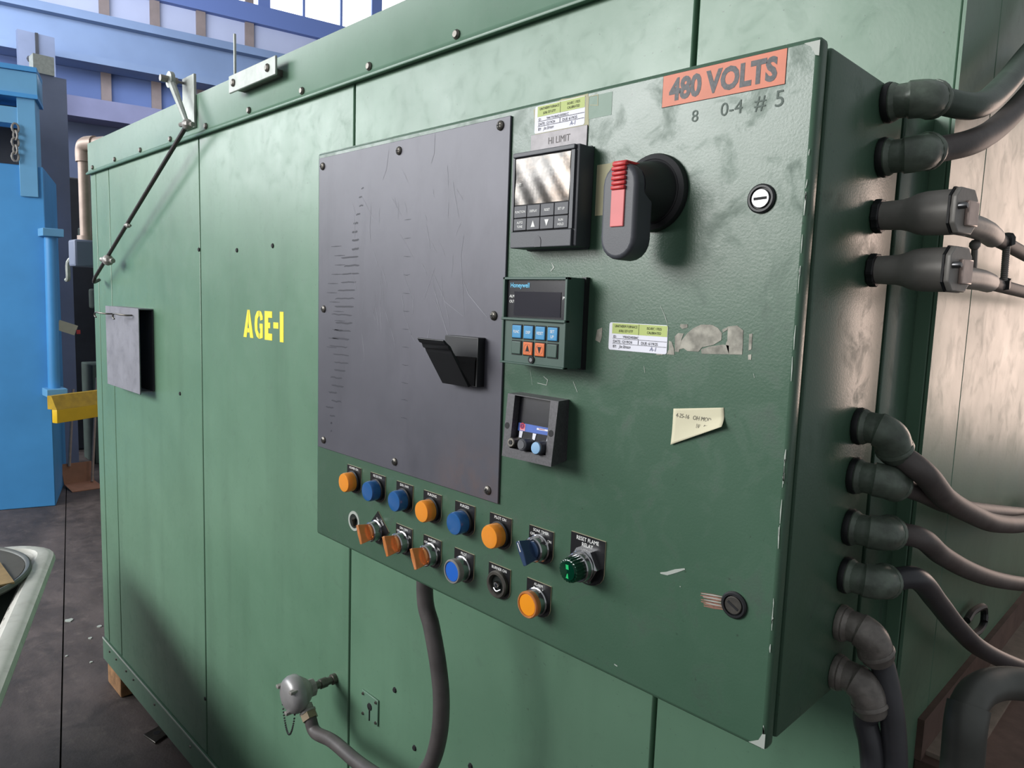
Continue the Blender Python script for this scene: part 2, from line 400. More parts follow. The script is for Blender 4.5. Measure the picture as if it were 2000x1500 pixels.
# ================================================================== FURNACE
YW = .305
XL, XR, ZT, ZBT = -3.1515, .0189, .977, -1.147
fu = thing('industrial_furnace', 'large green sheet-metal furnace with riveted top flange and vertical seams', 'furnace', (-1.5, 1.2, FLOOR+.12))
fo = V((-1.5, 1.2, FLOOR+.12))
class FM(MB):
    def build(s, name, mat, parent=None, **k):
        if parent is fu: s.v = [tuple(V(q)-fo) for q in s.v]
        return MB.build(s, name, mat, parent, **k)
FM().box(XL+.03, XR-.025, YW+.02, 2.1, FLOOR+.13, ZT-.02).build('core', M_gap, fu)
seams = [XL, -3.075, -2.905, -2.021, -1.161, -.310, XR]
for a, b in zip(seams[:-1], seams[1:]):
    FM().box(a+.0035, b-.0035 if b != XR else b-.004, YW, YW+.022, ZBT+.004, ZT-.02).build('front_panel', M_wall, fu, bevel=.002, seg=1)
# top flange: an angle with a hemmed lower lip
FM().prism([(YW-.006, .866), (YW-.016, .856), (YW-.014, .850), (YW, .853), (YW+.012, .853), (YW+.012, ZT-.012), (2.1, ZT-.012), (2.1, ZT), (YW-.006, ZT)],
           (XL-.004, 0, 0), (0,1,0), (0,0,1), (XR-XL+.008-.33*0, 0, 0)).build('top_flange', M_trim, fu, bevel=.0015, seg=1)
bolt_x = [-3.086 + .2845*k for k in range(11)]
for x in bolt_x:
    FM().lathe([(.009, 0), (.009, .003), (.006, .0065)], (x, YW-.006, .874), (0,-1,0), 10).build('bolt', M_dsteel, fu)
# base trim with its rivets
FM().box(XL, XR, YW-.006, YW+.02, -1.245, ZBT).build('base_trim', M_trim, fu, bevel=.002, seg=1)
FM().box(XL, XR, YW-.0075, YW-.005, ZBT-.004, ZBT+.002).build('bright_edge', M_chip, fu)
for x in (-3.05, -2.96, -2.83, -2.74, -2.5, -2.15):
    FM().lathe([(.006, 0), (.004, .004)], (x, YW-.006, -1.175), (0,-1,0), 8).build('rivet', M_dsteel, fu)
# left end and right end sheets
FM().box(XL, XL+.03, YW+.012, 2.1, -1.245, ZT-.012).build('end_sheet', M_wall, fu)
FM().box(XR-.0035, XR, YW-.0005, .4390, -1.245, ZT-.02).build('side_panel', M_wall, fu)
FM().box(XR-.022, XR, .4415, 1.18, -1.245, ZT-.02).build('side_panel', M_wall, fu, bevel=.0015, seg=1)
FM().box(XR-.022, XR, 1.183, 2.1, -1.245, ZT-.02).build('side_panel', M_wall, fu, bevel=.0015, seg=1)
# screws and small holes in the front sheets
for (x, z) in ((-2.03, .518), (-1.76, .509), (-1.545, .515), (-2.205, .05), (-2.03, -.95), (-.975, -.47), (-.86, -.63), (-.74, -.68), (-.9, -.57), (-.72, -.52)):
    FM().lathe([(.007, 0), (.005, .003)], (x, YW, z), (0,-1,0), 8).build('screw', M_ink, fu)
# slotted cover plate low on the front
FM().box(-1.100, -1.034, YW-.004, YW, -.583, -.520).build('inspection_plate', M_trim, fu, bevel=.001, seg=1)
FM().lathe([(.009, 0), (.008, .002)], (-1.066, YW-.004, -.548), (0,-1,0), 12).build('plate_hole', M_ink, fu)
FM().box(-1.0672, -1.0652, YW-.006, YW-.004, -.582, -.549).build('plate_slot', M_ink, fu)
for (x, z) in ((-1.093, -.527), (-1.041, -.527), (-1.093, -.576), (-1.041, -.576)):
    FM().lathe([(.004, 0), (.003, .003)], (x, YW-.004, z), (0,-1,0), 8).build('screw', M_dsteel, fu)
# stencilled number, with the bridges of a stencil left open
def stencil():
    mb = MB(); x0, z0, h = -1.722, .267, .077
    def s(poly): mb.prism([(x0+p[0], z0+p[1]) for p in poly], (0, YW, 0), (1,0,0), (0,0,1), (0,-.0006,0))
    s([(0,0),(.020,0),(.031,.045),(.031,h),(.026,h)]); s([(.033,h),(.040,h),(.062,0),(.042,0),(.033,.040)])
    s([(.022,.014),(.040,.014),(.037,.026),(.026,.026)])
    g = lambda cx, pts: s([(cx+a, b) for a, b in pts])
    g(.070, [(.026,0),(.012,.006),(.002,.022),(0,.040),(.003,.060),(.014,.074),(.026,h),(.026,.062),(.019,.055),(.017,.040),(.018,.024),(.026,.015)])
    g(.070, [(.029,h),(.040,.074),(.049,.062),(.049,.053),(.034,.050),(.033,.060),(.029,.062)])
    g(.070, [(.029,0),(.049,.004),(.049,.042),(.030,.042),(.030,.030),(.034,.028),(.034,.016),(.029,.015)])
    g(.130, [(0,0),(.043,0),(.043,.018),(.021,.018),(.021,.032),(.032,.032),(.032,.047),(.021,.047),(.021,.060),(.043,.060),(.043,h),(0,h)])
    g(.180, [(0,.033),(.028,.033),(.028,.049),(0,.049)])
    g(.216, [(0,-.001),(.020,-.001),(.020,h+.001),(0,h+.001)])
    return mb
o = stencil(); o.v = [tuple(V(q)-fo) for q in o.v]
tag(MB.build(o, 'stencil_lettering', M_yel, fu), 'yellow stencilled AGE-1 on the green front')

# timber block under the corner
solo(MB().box(-3.165, -2.985, .318, .50, FLOOR, -1.245).build('timber_block', M_wood, bevel=.008), 'raw timber block under the furnace corner', 'wood block')
# steel shim plate lying by the base
pc = [at(280, 1438, z=FLOOR), at(303, 1454, z=FLOOR), at(333, 1432, z=FLOOR), at(318, 1417, z=FLOOR)]
sp = thing('floor_plate', 'small grey steel plate with a hole lying on the floor beside the furnace', 'metal plate', (pc[0]+pc[2])/2)
pcx = (pc[0]+pc[2])/2
MB().hexa([q-pcx for q in pc], [q-pcx+V((0,0,.008)) for q in pc]).build('plate', M_dsteel, sp, bevel=.001, seg=1)
MB().lathe([(.013, 0), (.013, .001)], (0, 0, .0078), (0,0,1), 12).build('bolt_hole', M_ink, sp)
# white chips of debris on the floor
for i, (u, v, r) in enumerate(((194, 1224, .012), (176, 1247, .009), (135, 1212, .02), (130, 1282, .006), (178, 1294, .007))):
    p = at(u, v, z=FLOOR)
    solo(MB().prism([(r*math.cos(a)*(1+.3*math.sin(3*a+i)), r*math.sin(a)) for a in [k*math.pi/4 for k in range(8)]], p, (1,0,0), (0,1,0), (0,0,.004)).build('debris_chip', M_chip),
         ('oval white chip on the floor nearest the furnace corner', 'white chip on the floor left of the corner, second nearest', 'largest flat pale chip on the floor beside the joint', 'tiny pale chip on the floor right by the joint', 'small pale chip on the floor nearest the timber block')[i], 'debris', 'pale chips on the floor')

# ---- hardware hung on the furnace front
# bent grey sheet-metal document holder
gy = YW-.046
def gp(u, v, y): return at(u, v, y=y)
gx0, gx1 = gp(208, 600, gy).x, gp(272, 604, gy).x; gz1, gz0 = gp(240, 600, gy).z, gp(214, 750, gy).z
hb = thing('sheet_metal_holder', 'bent grey sheet-metal holder hung on the furnace left of the stencil', 'holder', ((gx0+gx1)/2, YW, gz0))
ho = V(((gx0+gx1)/2, YW, gz0))
def hbx(x0, x1, y0, y1, z0, z1): return MB().box(x0-ho.x, x1-ho.x, y0-ho.y, y1-ho.y, z0-ho.z, z1-ho.z)
hbx(gx0, gx1, gy-.004, gy, gz0, gz1).build('front_sheet', M_grey, hb, bevel=.001, seg=1)
hbx(gx0+.02, gx1, gy, YW, gz1-.004, gz1).build('top_sheet', M_grey, hb)
hbx(gx0+.03, gx1-.02, gy, YW, gz0+.004, gz0+.008).build('bottom_sheet', M_grey, hb)
hbx(gx0+.03, gx1, YW-.004, YW, gz0+.01, gz1-.006).build('back_sheet', M_bgdark, hb)
for k, (u, v) in enumerate(((220, 613), (258, 616))):
    p = gp(u, v, gy-.006)-ho
    MB().tube([p, p+V((0, -.02, 0)), p+V((-.03, -.035, .002)), p+V((-.085, -.035, .002)), p+V((-.095, -.035, -.010)), p+V((-.08, -.035, -.016))], .003, 8).build('wire_hook', M_dsteel, hb)

# pale bracket plate bolted on the flange
by = YW-.03
b0, b1 = at(451, 184, y=by), at(542, 108, y=by)
bz0, bz1 = at(451, 184, y=by).z, at(451, 150, y=by).z
br = thing('bracket_plate', 'pale painted bracket plate with two bolts on the furnace top flange', 'bracket', (b0.x, YW, bz0))
bo = V((b0.x, YW, bz0))
MB().box(0, b1.x-b0.x, by-.006-YW, by-YW, 0, bz1-bz0).build('plate', M_pale, br, bevel=.0015, seg=1)
MB().box(.03, b1.x-b0.x-.02, by-YW, -.006, .004, .02).build('spacer', M_dsteel, br)
for fx in (.03, b1.x-b0.x-.04):
    MB().lathe([(.010, 0), (.010, .003), (.006, .006)], (fx, by-.006-YW, (bz1-bz0)*.5), (0,-1,0), 10).build('bolt', M_dsteel, br)
p = at(459, 140, y=YW+.01)-bo
MB().cyl(p+V((0, 0, -.03)), p+V((0, 0, .10)), .004, n=8).build('pin', M_pale, br)
# darker angle stub standing on the furnace top behind the bracket
p = at(548, 95, y=YW+.12)
solo(MB().box(p.x, p.x+.16, YW+.12, YW+.13, ZT, ZT+.075).build('angle_stub', M_girder), 'blue-grey steel stub standing on the furnace top edge', 'bracket')

# damper lever: strap, crank arm, long pull rod with clamps
ly = YW-.05
l0 = at(372, 246, y=YW-.008)
lv = thing('damper_linkage', 'dark pull rod and crank arm on a pale strap at the furnace top', 'lever', (l0.x, YW, l0.z))
lo = V((l0.x, YW, l0.z))
MB().box(-.045, .045, -.014, -.006, -.01, at(368, 150, y=YW-.01).z-l0.z).build('strap', M_pale, lv, bevel=.001, seg=1)
pt = at(333, 156, y=ly)-lo; pe = at(366, 243, y=ly)-lo
MB().tube([pt+V((0,-.0,.0)), pt*.4+pe*.6, pe], lambda t: .012-.005*t, 8, 3).build('crank_arm', M_pale, lv)
MB().cyl(pt+V((0,-.03,0)), pt+V((0,.02,0)), .010, n=10).build('pivot_shaft', M_alu, lv)
MB().lathe([(.024, 0), (.024, .012)], pt+V((0,.006,0)), (0,-1,0), 14).build('pivot_boss', M_pale, lv)
MB().cyl(at(333, 156, y=ly)-lo, at(372, 166, y=YW+.005)-lo, .004, n=8).build('cross_pin', M_alu, lv)
re = at(186, 541, y=ly)-lo
rod = MB().cyl(pe, re, .0065, n=10).build('pull_rod', M_wire, lv)
for (u, v, r) in ((366, 243, .020), (250, 440, .012), (211, 508, .026)):
    c = at(u, v, y=ly)-lo
    cm = MB().ball(c, r, 10, (1, .8, .8)).cyl(c+V((-r*1.6, -r*.4, r*.1)), c+V((r*1.3, r*.3, -r*.1)), r*.35, n=8)
    cm.build('rod_clamp', M_alu, lv)
MB().tube([re, re+V((-.02, 0, -.02)), re+V((-.06, .03, -.01))], .0065, 8, 3).build('rod_hook', M_wire, lv)

# conduit and switch box at the furnace's left end
cy = YW+.06; cx = at(166, 400, y=cy).x
e0 = at(167, 283, y=cy); e0.x = cx
zb1 = at(165, 470, y=cy).z; zb0 = at(165, 522, y=cy).z; zc = e0.z
ce = thing('conduit_drop', 'tan painted conduit elbow dropping to a grey box at the furnace left end', 'conduit', (cx, cy, zb0))
co = V((cx, cy, zb0))
MB().tube([V((.0, 0, zb1-zb0)), V((0, 0, zc-zb0-.04)), V((.004, .0, zc-zb0-.008)), V((.05, .02, zc-zb0+.008)), V((.3, .12, zc-zb0+.010))], .024, 14, 5).build('pipe', M_cond, ce)
MB().tube([V((0, 0, zc-zb0-.07)), V((0, 0, zc-zb0-.02)), V((.02, .005, zc-zb0+.004)), V((.07, .03, zc-zb0+.008))], .033, 14, 5).build('elbow', M_cond, ce)
MB().lathe([(.036, 0), (.036, .02)], (0, 0, zb1-zb0), (0,0,1), 12).build('hub', M_cond, ce)
MB().box(-.055, .05, -.06, .06, 0, zb1-zb0).build('switch_box', M_bgpost, ce, bevel=.01)
MB().tube([V((-.05, -.03, .05)), V((-.10, -.05, .02)), V((-.11, -.05, -.05)), V((-.14, -.05, -.06))], .010, 8, 4).build('crank_handle', M_pale, ce)

# ================================================================== CONTROL CABINET
CW, CH = .7812, .610
cb = thing('control_cabinet', 'large green electrical cabinet mounted on the furnace front, with dark cover plate', 'cabinet', (0, 0, 0))
def rr_frame(mb, x0, x1, z0, z1, y0, y1): return mb.box(x0, x1, y0, y1, z0, z1)
dr = MB().box(-CW, 0, 0, .016, 0, CH).build('door', M_door, cb, bevel=.0045, seg=3)
MB().box(-CW+.008, -.0075, .016, .026, .008, CH-.008).build('door_gasket', M_gap, cb)
bd = MB().box(-CW+.004, -.0005, .0225, .203, .003, CH-.003).build('body', M_door, cb, bevel=.003, seg=2)
MB().box(-CW+.01, -.006, .203, .214, .008, CH-.008).build('body_groove', M_gap, cb)
MB().box(-CW+.005, -.001, .214, YW-.001, .004, CH-.004).build('rear_frame', M_door, cb, bevel=.002, seg=2)
# dark cover plate with its screws
cp = MB().box(-.772, -.3495, -.003, 0, .148, .6005).build('cover_plate', M_plate, cb, bevel=.0006, seg=1)
def pan_screw(x, z, y, r, parent, mat=M_dsteel):
    s = MB().lathe([(r, 0), (r*.96, r*.25), (r*.7, r*.5), (r*.25, r*.58)], (x, y, z), (0,-1,0), 14)
    s = s.build('screw', mat, parent)
    c = MB().box(x-r*.5, x+r*.5, y-r*.66, y-r*.4, z-r*.10, z+r*.10).box(x-r*.10, x+r*.10, y-r*.66, y-r*.4, z-r*.5, z+r*.5)
    return s, c
for (x, z) in ((-.7605, .5875), (-.5625, .5870), (-.3655, .5915), (-.7555, .3695), (-.3665, .3735), (-.7535, .1615), (-.5605, .1615), (-.3675, .1615)):
    s, c = pan_screw(x, z, -.003, .0058, cp); c.build('screw_recess', M_ink, cp)
# scratches and finger smears on the plate
sc = MB(); rnd = random.Random(3)
for k in range(46):
    x = rnd.uniform(-.68, -.43); z = rnd.uniform(.33, .56); L = rnd.uniform(.008, .05); a = rnd.gauss(-1.45, .28)
    if rnd.random() < .3: a = rnd.gauss(-.95, .12)
    pts = [V((x+math.cos(a)*L*t+rnd.gauss(0, .0006), -.003, z+math.sin(a)*L*t)) for t in (0, .35, .7, 1)]
    sc.ribbon(pts, rnd.uniform(.0004, .0009), lift=.00015)
for (pp, wd_) in (([(905, 548), (915, 575), (935, 600), (952, 620), (975, 612)][0:4], .0012), ([(846, 558), (870, 640), (890, 700)], .0011), ([(845, 530), (870, 590), (905, 618)], .0009), ([(906, 460), (900, 500), (907, 618)], .0008), ([(760, 290), (755, 330), (748, 350)], .0008), ([(850, 262), (848, 300), (842, 320)], .0009), ([(725, 400), (722, 450), (724, 470)], .001)):
    sc.ribbon([at(u, v, y=-.003) for u, v in pp], wd_, lift=.0002)
tag(sc.build('scratches', M_scr, cp), kind='stuff')
sm = MB()
def smear_x(z):
    ks = [(.17, -.735), (.30, -.706), (.40, -.690), (.52, -.655), (.58, -.64)]
    for (a, xa), (b, xb) in zip(ks, ks[1:]):
        if z <= b: return xa+(xb-xa)*(z-a)/(b-a)
    return -.64
for k in range(31):
    z = .545-.0122*k; L = .050*math.sin(math.pi*min(1, max(.12, (k+2)/33)))+rnd.uniform(-.006, .008); xc = smear_x(z)+rnd.gauss(0, .004)
    if k < 8: L *= .45
    sm.ribbon([V((xc-L/2+L*t, -.003, z+rnd.gauss(0, .0004)+.001*t)) for t in (0, .12, .35, .5, .7, .9, 1)], rnd.uniform(.0018, .0030), lift=.0001)
    if k % 2 == 0 and k < 24: sm.ribbon([V((-.548+t, -.003, z-.05+rnd.gauss(0, .0004))) for t in (0, .008, .015)], .0010, lift=.0001)
for k in range(12):
    z = .555-.014*k; sm.ribbon([V((-.735+.012*math.sin(k)+t*.03, -.003, z-.09)) for t in (0, .5, 1)], .0016, lift=.0001)
tag(sm.build('finger_smears', M_mark, cp), kind='stuff')
# chips in the door paint; pale strokes paint the worn edge and its highlight
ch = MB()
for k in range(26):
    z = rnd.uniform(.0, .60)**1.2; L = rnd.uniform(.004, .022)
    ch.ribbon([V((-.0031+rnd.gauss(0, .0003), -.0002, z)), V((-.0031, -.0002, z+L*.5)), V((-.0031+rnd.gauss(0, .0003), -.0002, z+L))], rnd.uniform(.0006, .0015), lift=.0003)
def chip(px, wd_, y=0):
    ch.ribbon([at(u, v, y=y) for u, v in px], wd_, lift=.0004)
chip([(1290, 1119), (1303, 1120), (1320, 1115), (1338, 1111)], .0035); chip([(1062, 735), (1070, 742), (1068, 752)], .0012)
chip([(1078, 514), (1082, 522), (1076, 530)], .002); chip([(1290, 596), (1300, 620), (1304, 634)], .0006); chip([(1258, 715), (1260, 728)], .001)
chip([(1050, 748), (1068, 752)], .0015); chip([(1120, 745), (1128, 766)], .0015); chip([(1200, 1297), (1206, 1301)], .003); chip([(1472, 730), (1474, 738)], .001)
chip([(1328, 1145), (1330, 1146)], .002); chip([(1036, 722), (1040, 752)], .0006)
ch.prism([(-.016, .0), (-.001, .0), (-.001, .014), (-.004, .013), (-.007, .006)], (0, -.0003, .003), d=(0, -.0003, 0))
ch.prism([(-.014, -.001), (-.001, -.001), (-.001, -.013), (-.004, -.012), (-.008, -.005)], (0, -.0003, CH-.003), d=(0, -.0003, 0))
for k in range(4): chip([(1370+3*k, 1159+k*6), (1392, 1162+k*6), (1412, 1166+k*6)], .0012, -.0003)
tag(ch.build('chips_edge_highlight', M_chip, cb), 'bare metal scratches and worn door edge with painted highlight', kind='stuff')
rc = MB()
for k in range(7):
    a, b = (1368+rnd.uniform(0, 8), 1158+k*4.2), (1414, 1160+k*4.0+6)
    rc.ribbon([at(a[0], a[1], y=0), at((a[0]+b[0])/2, (a[1]+b[1])/2, y=0), at(*b, y=0)], .0022, lift=.0004)
tag(rc.build('rusty_scrape', M_rustchip, cb), 'rusty scrape beside the lower lock')
# faint marker writing under the voltage sticker
M_marker = flat('faded_marker', srgb(78, 92, 84), .6)
def mkp(u, v): o = at(u, v, y=0); return (o.x, o.z)
mkl = []
for ch_, u, v, hh_ in (('8', 1357, 238, .011), ('0-4', 1428, 224, .012), ('#', 1484, 214, .013), ('5', 1522, 208, .014)):
    x_, z_ = mkp(u, v); mkl.append((ch_, x_, z_, hh_, 1.0, 'CENTER', -.0004))
for m_ in mkl: lettering([m_], M_marker, cb)

# ---- cam locks
def cam_lock(x, z, label, mface, ang):
    t = thing('cam_lock', label, 'lock', (x, 0, z), 'slotted locks on the cabinet door')
    MB().lathe([(.0125, 0), (.0125, .0018), (.0112, .0030), (.0095, .0030), (.0090, .0012)], (0,0,0), (0,-1,0), 32).build('ring', M_blk, t)
    MB().lathe([(.0082, .0), (.0082, .0026), (.0076, .0032)], (0,0,0), (0,-1,0), 28).build('core', mface, t)
    MB().box(-.0058, .0058, -.0036, -.0028, -.0011, .0011, Matrix.Rotation(ang, 4, 'Y')).build('slot', M_ink, t)
cam_lock(-.041, .4852, 'bright slotted lock on the cabinet door below the voltage sticker', M_steel, -.05)
cam_lock(-.0392, .1243, 'dull slotted lock low on the cabinet door beside a scrape', M_dsteel, .5)

# ---- rotary disconnect handle
rh = thing('rotary_disconnect', 'black rotary disconnect handle with red insert on the cabinet door', 'switch handle', (-.150, 0, .4985))
MB().lathe([(.0365, 0), (.0365, .004), (.0355, .0065), (.0310, .0085), (.0300, .0078), (.0290, .0085), (.0265, .020), (.0235, .034), (.0205, .045)], (0,0,0), (0,-1,0), 48).build('base', M_blk, rh)
def pill(w0, zt, zb, n=10):
    p = [(w0*math.cos(a), zt-w0+w0*math.sin(a)) for a in [math.pi*k/n for k in range(n+1)]]
    p += [(-w0*math.cos(a), zb+w0-w0*math.sin(a)) for a in [math.pi*k/n for k in range(n+1)]]
    return p
MB().prism(pill(.0195, .0205, -.0665), (0, -.030, 0), d=(0, -.027, 0)).build('grip', M_char, rh, bevel=.004, seg=3)
ins = MB().box(-.0075, .0075, -.0585, -.050, -.037, -.004).build('insert', M_redp, rh, bevel=.0008)
ri = MB()
for k in range(5): ri.box(-.0075, .0075, -.0600+.0006*(k % 2), -.050, -.004+.0042*k, -.004+.0042*k+.0034)
ri.box(-.0075, .0075, -.0590, -.050, .017, .0205).box(-.0075, .0075, -.0575, -.030, .0190, .0215)
ri.build('ribbed_insert', M_red, rh, bevel=.0005, seg=1)

# ---- large plain keypad controller (upper)
def controller_shell(name, x0, x1, z0, z1, h, mat, t, bev=.003):
    return MB().box(x0, x1, -h, 0, z0, z1).build(name, mat, t, bevel=bev, seg=2)
W1, H1 = .0925, .1020
k1 = thing('process_controller', 'charcoal panel controller with large scratched silver display and eight keys', 'controller', (-.319, 0, .449), 'controllers stacked beside the cover plate')
hh = .026
MB().box(0, W1, -hh+.002, 0, 0, H1).box(.002, W1-.001, -.004, 0, -.0015, H1+.0015).build('case', M_char, k1, bevel=.0022, seg=2)
MB().box(.0005, W1-.004, -hh-.0015, -hh+.004, .0, .0175).build('lower_band', M_char, k1, bevel=.001)
MB().box(.0005, W1-.004, -hh-.0015, -hh+.004, .0965, .1015).build('upper_band', M_char, k1, bevel=.001)
MB().box(.0005, .0035, -hh-.0008, -hh+.004, .018, .096).build('side_bar', M_char, k1)
MB().box(W1-.0085, W1-.004, -hh-.0008, -hh+.004, .018, .096).build('side_bar', M_char, k1)
MB().box(.004, W1-.009, -hh+.0004, -hh+.003, .0182, .0960).build('display_surround', M_ink, k1)
dp = MB(); nx, nz = 18, 12
vs = []; fs = []
for i in range(nx+1):
    for j in range(nz+1):
        x = .0048+(W1-.0145)*i/nx; z = .0462+.0488*j/nz
        vs.append(V((x, -hh-.0002-.0012*math.sin(math.pi*i/nx)*math.sin(math.pi*j/nz)-.0004*math.sin(i*1.1+j*.7), z)))
for i in range(nx):
    for j in range(nz): a = i*(nz+1)+j; fs.append((a, a+nz+1, a+nz+2, a+1))
dsp = dp.add(vs, fs).build('display', M_mir, k1, flip=False)
tag(dsp, 'scratched silvery display film')
cw = (W1-.0135)/4
names = [['AUTO|TUNE', 'UP', 'DOWN', 'RUN|HOLD'], ['FUNCTION', 'DISPLAY', 'RESET', 'SET UP']]
for r in range(2):
    for c in range(4):
        x0 = .0045+cw*c; z0 = .0185+.0135*r
        key = MB().box(x0+.0004, x0+cw-.0004, -hh-.0012, -hh+.001, z0+.0004, z0+.0130).build('key', M_key, k1, bevel=.0004, seg=1)
        xc = x0+cw/2; zc_ = z0+.0067; yk = -hh-.00135
        s = names[r][c]
        if s in ('UP', 'DOWN'):
            d = 1 if s == 'UP' else -1
            MB().prism([(xc-.003, zc_-.0035*d), (xc+.003, zc_-.0035*d), (xc, zc_+.0035*d)], (0, yk, 0), d=(0, -.0001, 0)).build('arrow', M_white, key)
        elif '|' in s:
            a, b = s.split('|'); lettering([(a, xc, zc_+.0008, .0026, .9, 'CENTER', yk), (b, xc, zc_-.0036, .0026, .9, 'CENTER', yk)], M_white, key, .012)
        else: lettering([(s, xc, zc_-.0013, .0026, .85, 'CENTER', yk)], M_white, key, .012)
lettering([('OUT', .0075, .066, .003, .9, 'LEFT', -hh-.0022)], M_white, k1, .01)
MB().prism([(-.0045, 0), (.0045, 0), (.0045, .007), (.003, .0105), (0, .0118), (-.003, .0105), (-.0045, .007)], (.0425, -hh-.0015, .0005), d=(0, -.0005, 0)).build('finger_tab', M_key, k1)

# ---- green cased controller (middle)
k2 = thing('temperature_controller', 'green cased temperature controller with dark display, blue and orange keys', 'controller', (-.322, 0, .323), 'controllers stacked beside the cover plate')
h2 = .033; W2, H2 = .0945, .0945
MB().box(0, W2, -h2+.005, 0, 0, H2).build('case', M_hgreen, k2, bevel=.001)
MB().box(W2-.004, W2+.002, -.006, 0, -.001, H2+.001).build('gasket', M_blk, k2)
fr = MB()
fr.box(0, .0032, -h2, -h2+.006, 0, H2).box(W2-.0032, W2, -h2, -h2+.006, 0, H2).box(0, W2, -h2, -h2+.006, H2-.0028, H2).box(0, W2, -h2-.0015, -h2+.006, 0, .0022).box(0, W2, -h2-.0015, -h2+.006, .0478, .0506)
fr.build('front_frame', M_hgreen, k2, bevel=.0005, seg=1)
MB().box(.0032, W2-.0032, -h2+.004, -h2+.0055, .0506, H2-.0028).build('display', M_screen, k2)
MB().box(.0150, W2-.011, -h2+.0035, -h2+.0042, .0530, .0790).build('display_lens', flat('display_lens_grey', srgb(44, 43, 50), .12), k2)
MB().box(.0032, W2-.0032, -h2+.002, -h2+.0055, .0022, .0478).build('keypad', M_hgreen, k2)
lettering([('Honeywell', .0085, .0835, .0052, .95, 'LEFT', -h2+.0036)], M_cyan, k2, .02)
lettering([('ALM', .0075, .0725, .0030, 1, 'LEFT', -h2+.0036), ('OUT', .0075, .0668, .0030, 1, 'LEFT', -h2+.0036), ('PV', .0905, .0715, .0032, 1, 'RIGHT', -h2+.0036)], M_white, k2, .02)
for r in range(2):
    for c in range(4):
        xc = .0235+.0176*c; zc_ = (.0180, .0355)[r]
        MB().box(xc-.0079, xc+.0079, -h2+.0012, -h2+.0022, zc_-.0080, zc_+.0080).build('key_well', M_ink, k2, bevel=.0004, seg=1)
        mm = M_hgreen if (r == 0 and c in (0, 3)) else (M_korange if r == 0 else M_kblue)
        key = MB().box(xc-.0069, xc+.0069, -h2+.0002, -h2+.0020, zc_-.0070, zc_+.0070).build('key', mm, k2, bevel=.0012, seg=2)
        yk = -h2+.0001
        if r == 0 and c in (1, 2):
            d = 1 if c == 1 else -1
            MB().prism([(xc-.0028, zc_-.003*d), (xc+.0028, zc_-.003*d), (xc, zc_+.0042*d)], (0, yk, 0), d=(0, -.0001, 0)).build('arrow', M_ink, key)
            MB().lathe([(.0052, 0), (.0052, .0001), (.0049, .0001), (.0049, 0)], (xc, yk+.00005, zc_), (0,-1,0), 24, False, False).build('arrow_ring', M_rustchip, key)
        elif r == 1:
            s = ('FUNC', 'DISP', 'RESET', 'SET|UP')[c]
            if '|' in s: lettering([('SET', xc, zc_+.0012, .0032, .9, 'CENTER', yk), ('UP', xc, zc_-.0042, .0032, .9, 'CENTER', yk)], M_white, key, .005)
            else: lettering([(s, xc, zc_-.0015, .0032, .8, 'CENTER', yk)], M_white, key, .005)
MB().lathe([(.0042, 0), (.0042, .0012)], (.0465, -h2+.0018, .0065), (0,-1,0), 18).build('screw_well', M_ink, k2)
MB().lathe([(.0026, 0), (.0022, .0012)], (.0472, -h2+.0008, .0063), (0,-1,0), 12).build('screw', M_steel, k2)

# ---- black flame-safeguard style controller (lower), its face leaning outwards at the foot
f_tl, f_tr, f_br, f_bl = at(992, 768, y=-.022), at(1091, 784, y=-.022), at(1076, 912, y=-.031), at(980, 890, y=-.031)
k3 = thing('flame_monitor', 'black panel instrument with recessed window, blue band and three small knobs', 'controller', (f_bl.x, 0, f_bl.z), 'controllers stacked beside the cover plate')
o3 = V((f_bl.x, 0, f_bl.z)); nf = (f_tr-f_bl).cross(f_tl-f_bl).normalized()
if nf.y > 0: nf = -nf
def q3(u, v, d=0):
    p = at(970+u/9.375, 760+v/9.375, p=f_bl, n=nf); return p+nf*d-o3
def onback(p): return V((p.x, 0, p.z))
fc = [f_tl-o3, f_tr-o3, f_br-o3, f_bl-o3]
bk = [V((-.002, 0, fc[0].z)), V((fc[1].x-.004, 0, fc[1].z)), V((fc[1].x-.004, 0, fc[2].z+.002)), V((-.002, 0, fc[3].z))]
inner = [q3(335, 110), q3(985, 218), q3(895, 1215), q3(235, 1075)]
innb = [p-nf*.010 for p in inner]
vs = fc+inner+innb+bk
MB().add(vs, [(0,1,5,4),(1,2,6,5),(2,3,7,6),(3,0,4,7),(4,5,9,8),(5,6,10,9),(6,7,11,10),(7,4,8,11),(0,12,13,1),(1,13,14,2),(2,14,15,3),(3,15,12,0),(12,15,14,13)]).build('case', M_char if False else pm('speckled_black_plastic', srgb(76, 74, 78), .5, var=.4, vs=400), k3)
MB().hexa([p-nf*.0095 for p in inner], [p-nf*.0085 for p in inner]).build('window', pm('scratched_dark_window', srgb(30, 30, 38), .25, var=.5, vs=160), k3)
def q3poly(pts, d0, d1, name, mat, parent=k3):
    a = [q3(u, v, d0) for u, v in pts]; b = [q3(u, v, d1) for u, v in pts]
    return MB().hexa(a, b).build(name, mat, parent)
bnd = q3poly([(318, 605), (935, 722), (920, 858), (300, 750)], -.0082, -.0076, 'blue_band', pm('blue_label', srgb(52, 92, 178), .5, var=.2, vs=80))
tag(bnd, 'blue label band with small red emblem')
q3poly([(352, 620), (445, 640), (432, 765), (340, 745)], -.0075, -.0073, 'emblem_field', flat('emblem_pink', srgb(220, 150, 165), .6), bnd)
MB().lathe([(.0036, 0), (.0036, .0002)], q3(390, 670, -.0073), nf, 20).build('emblem_disc', flat('emblem_red', srgb(190, 40, 60), .6), bnd)
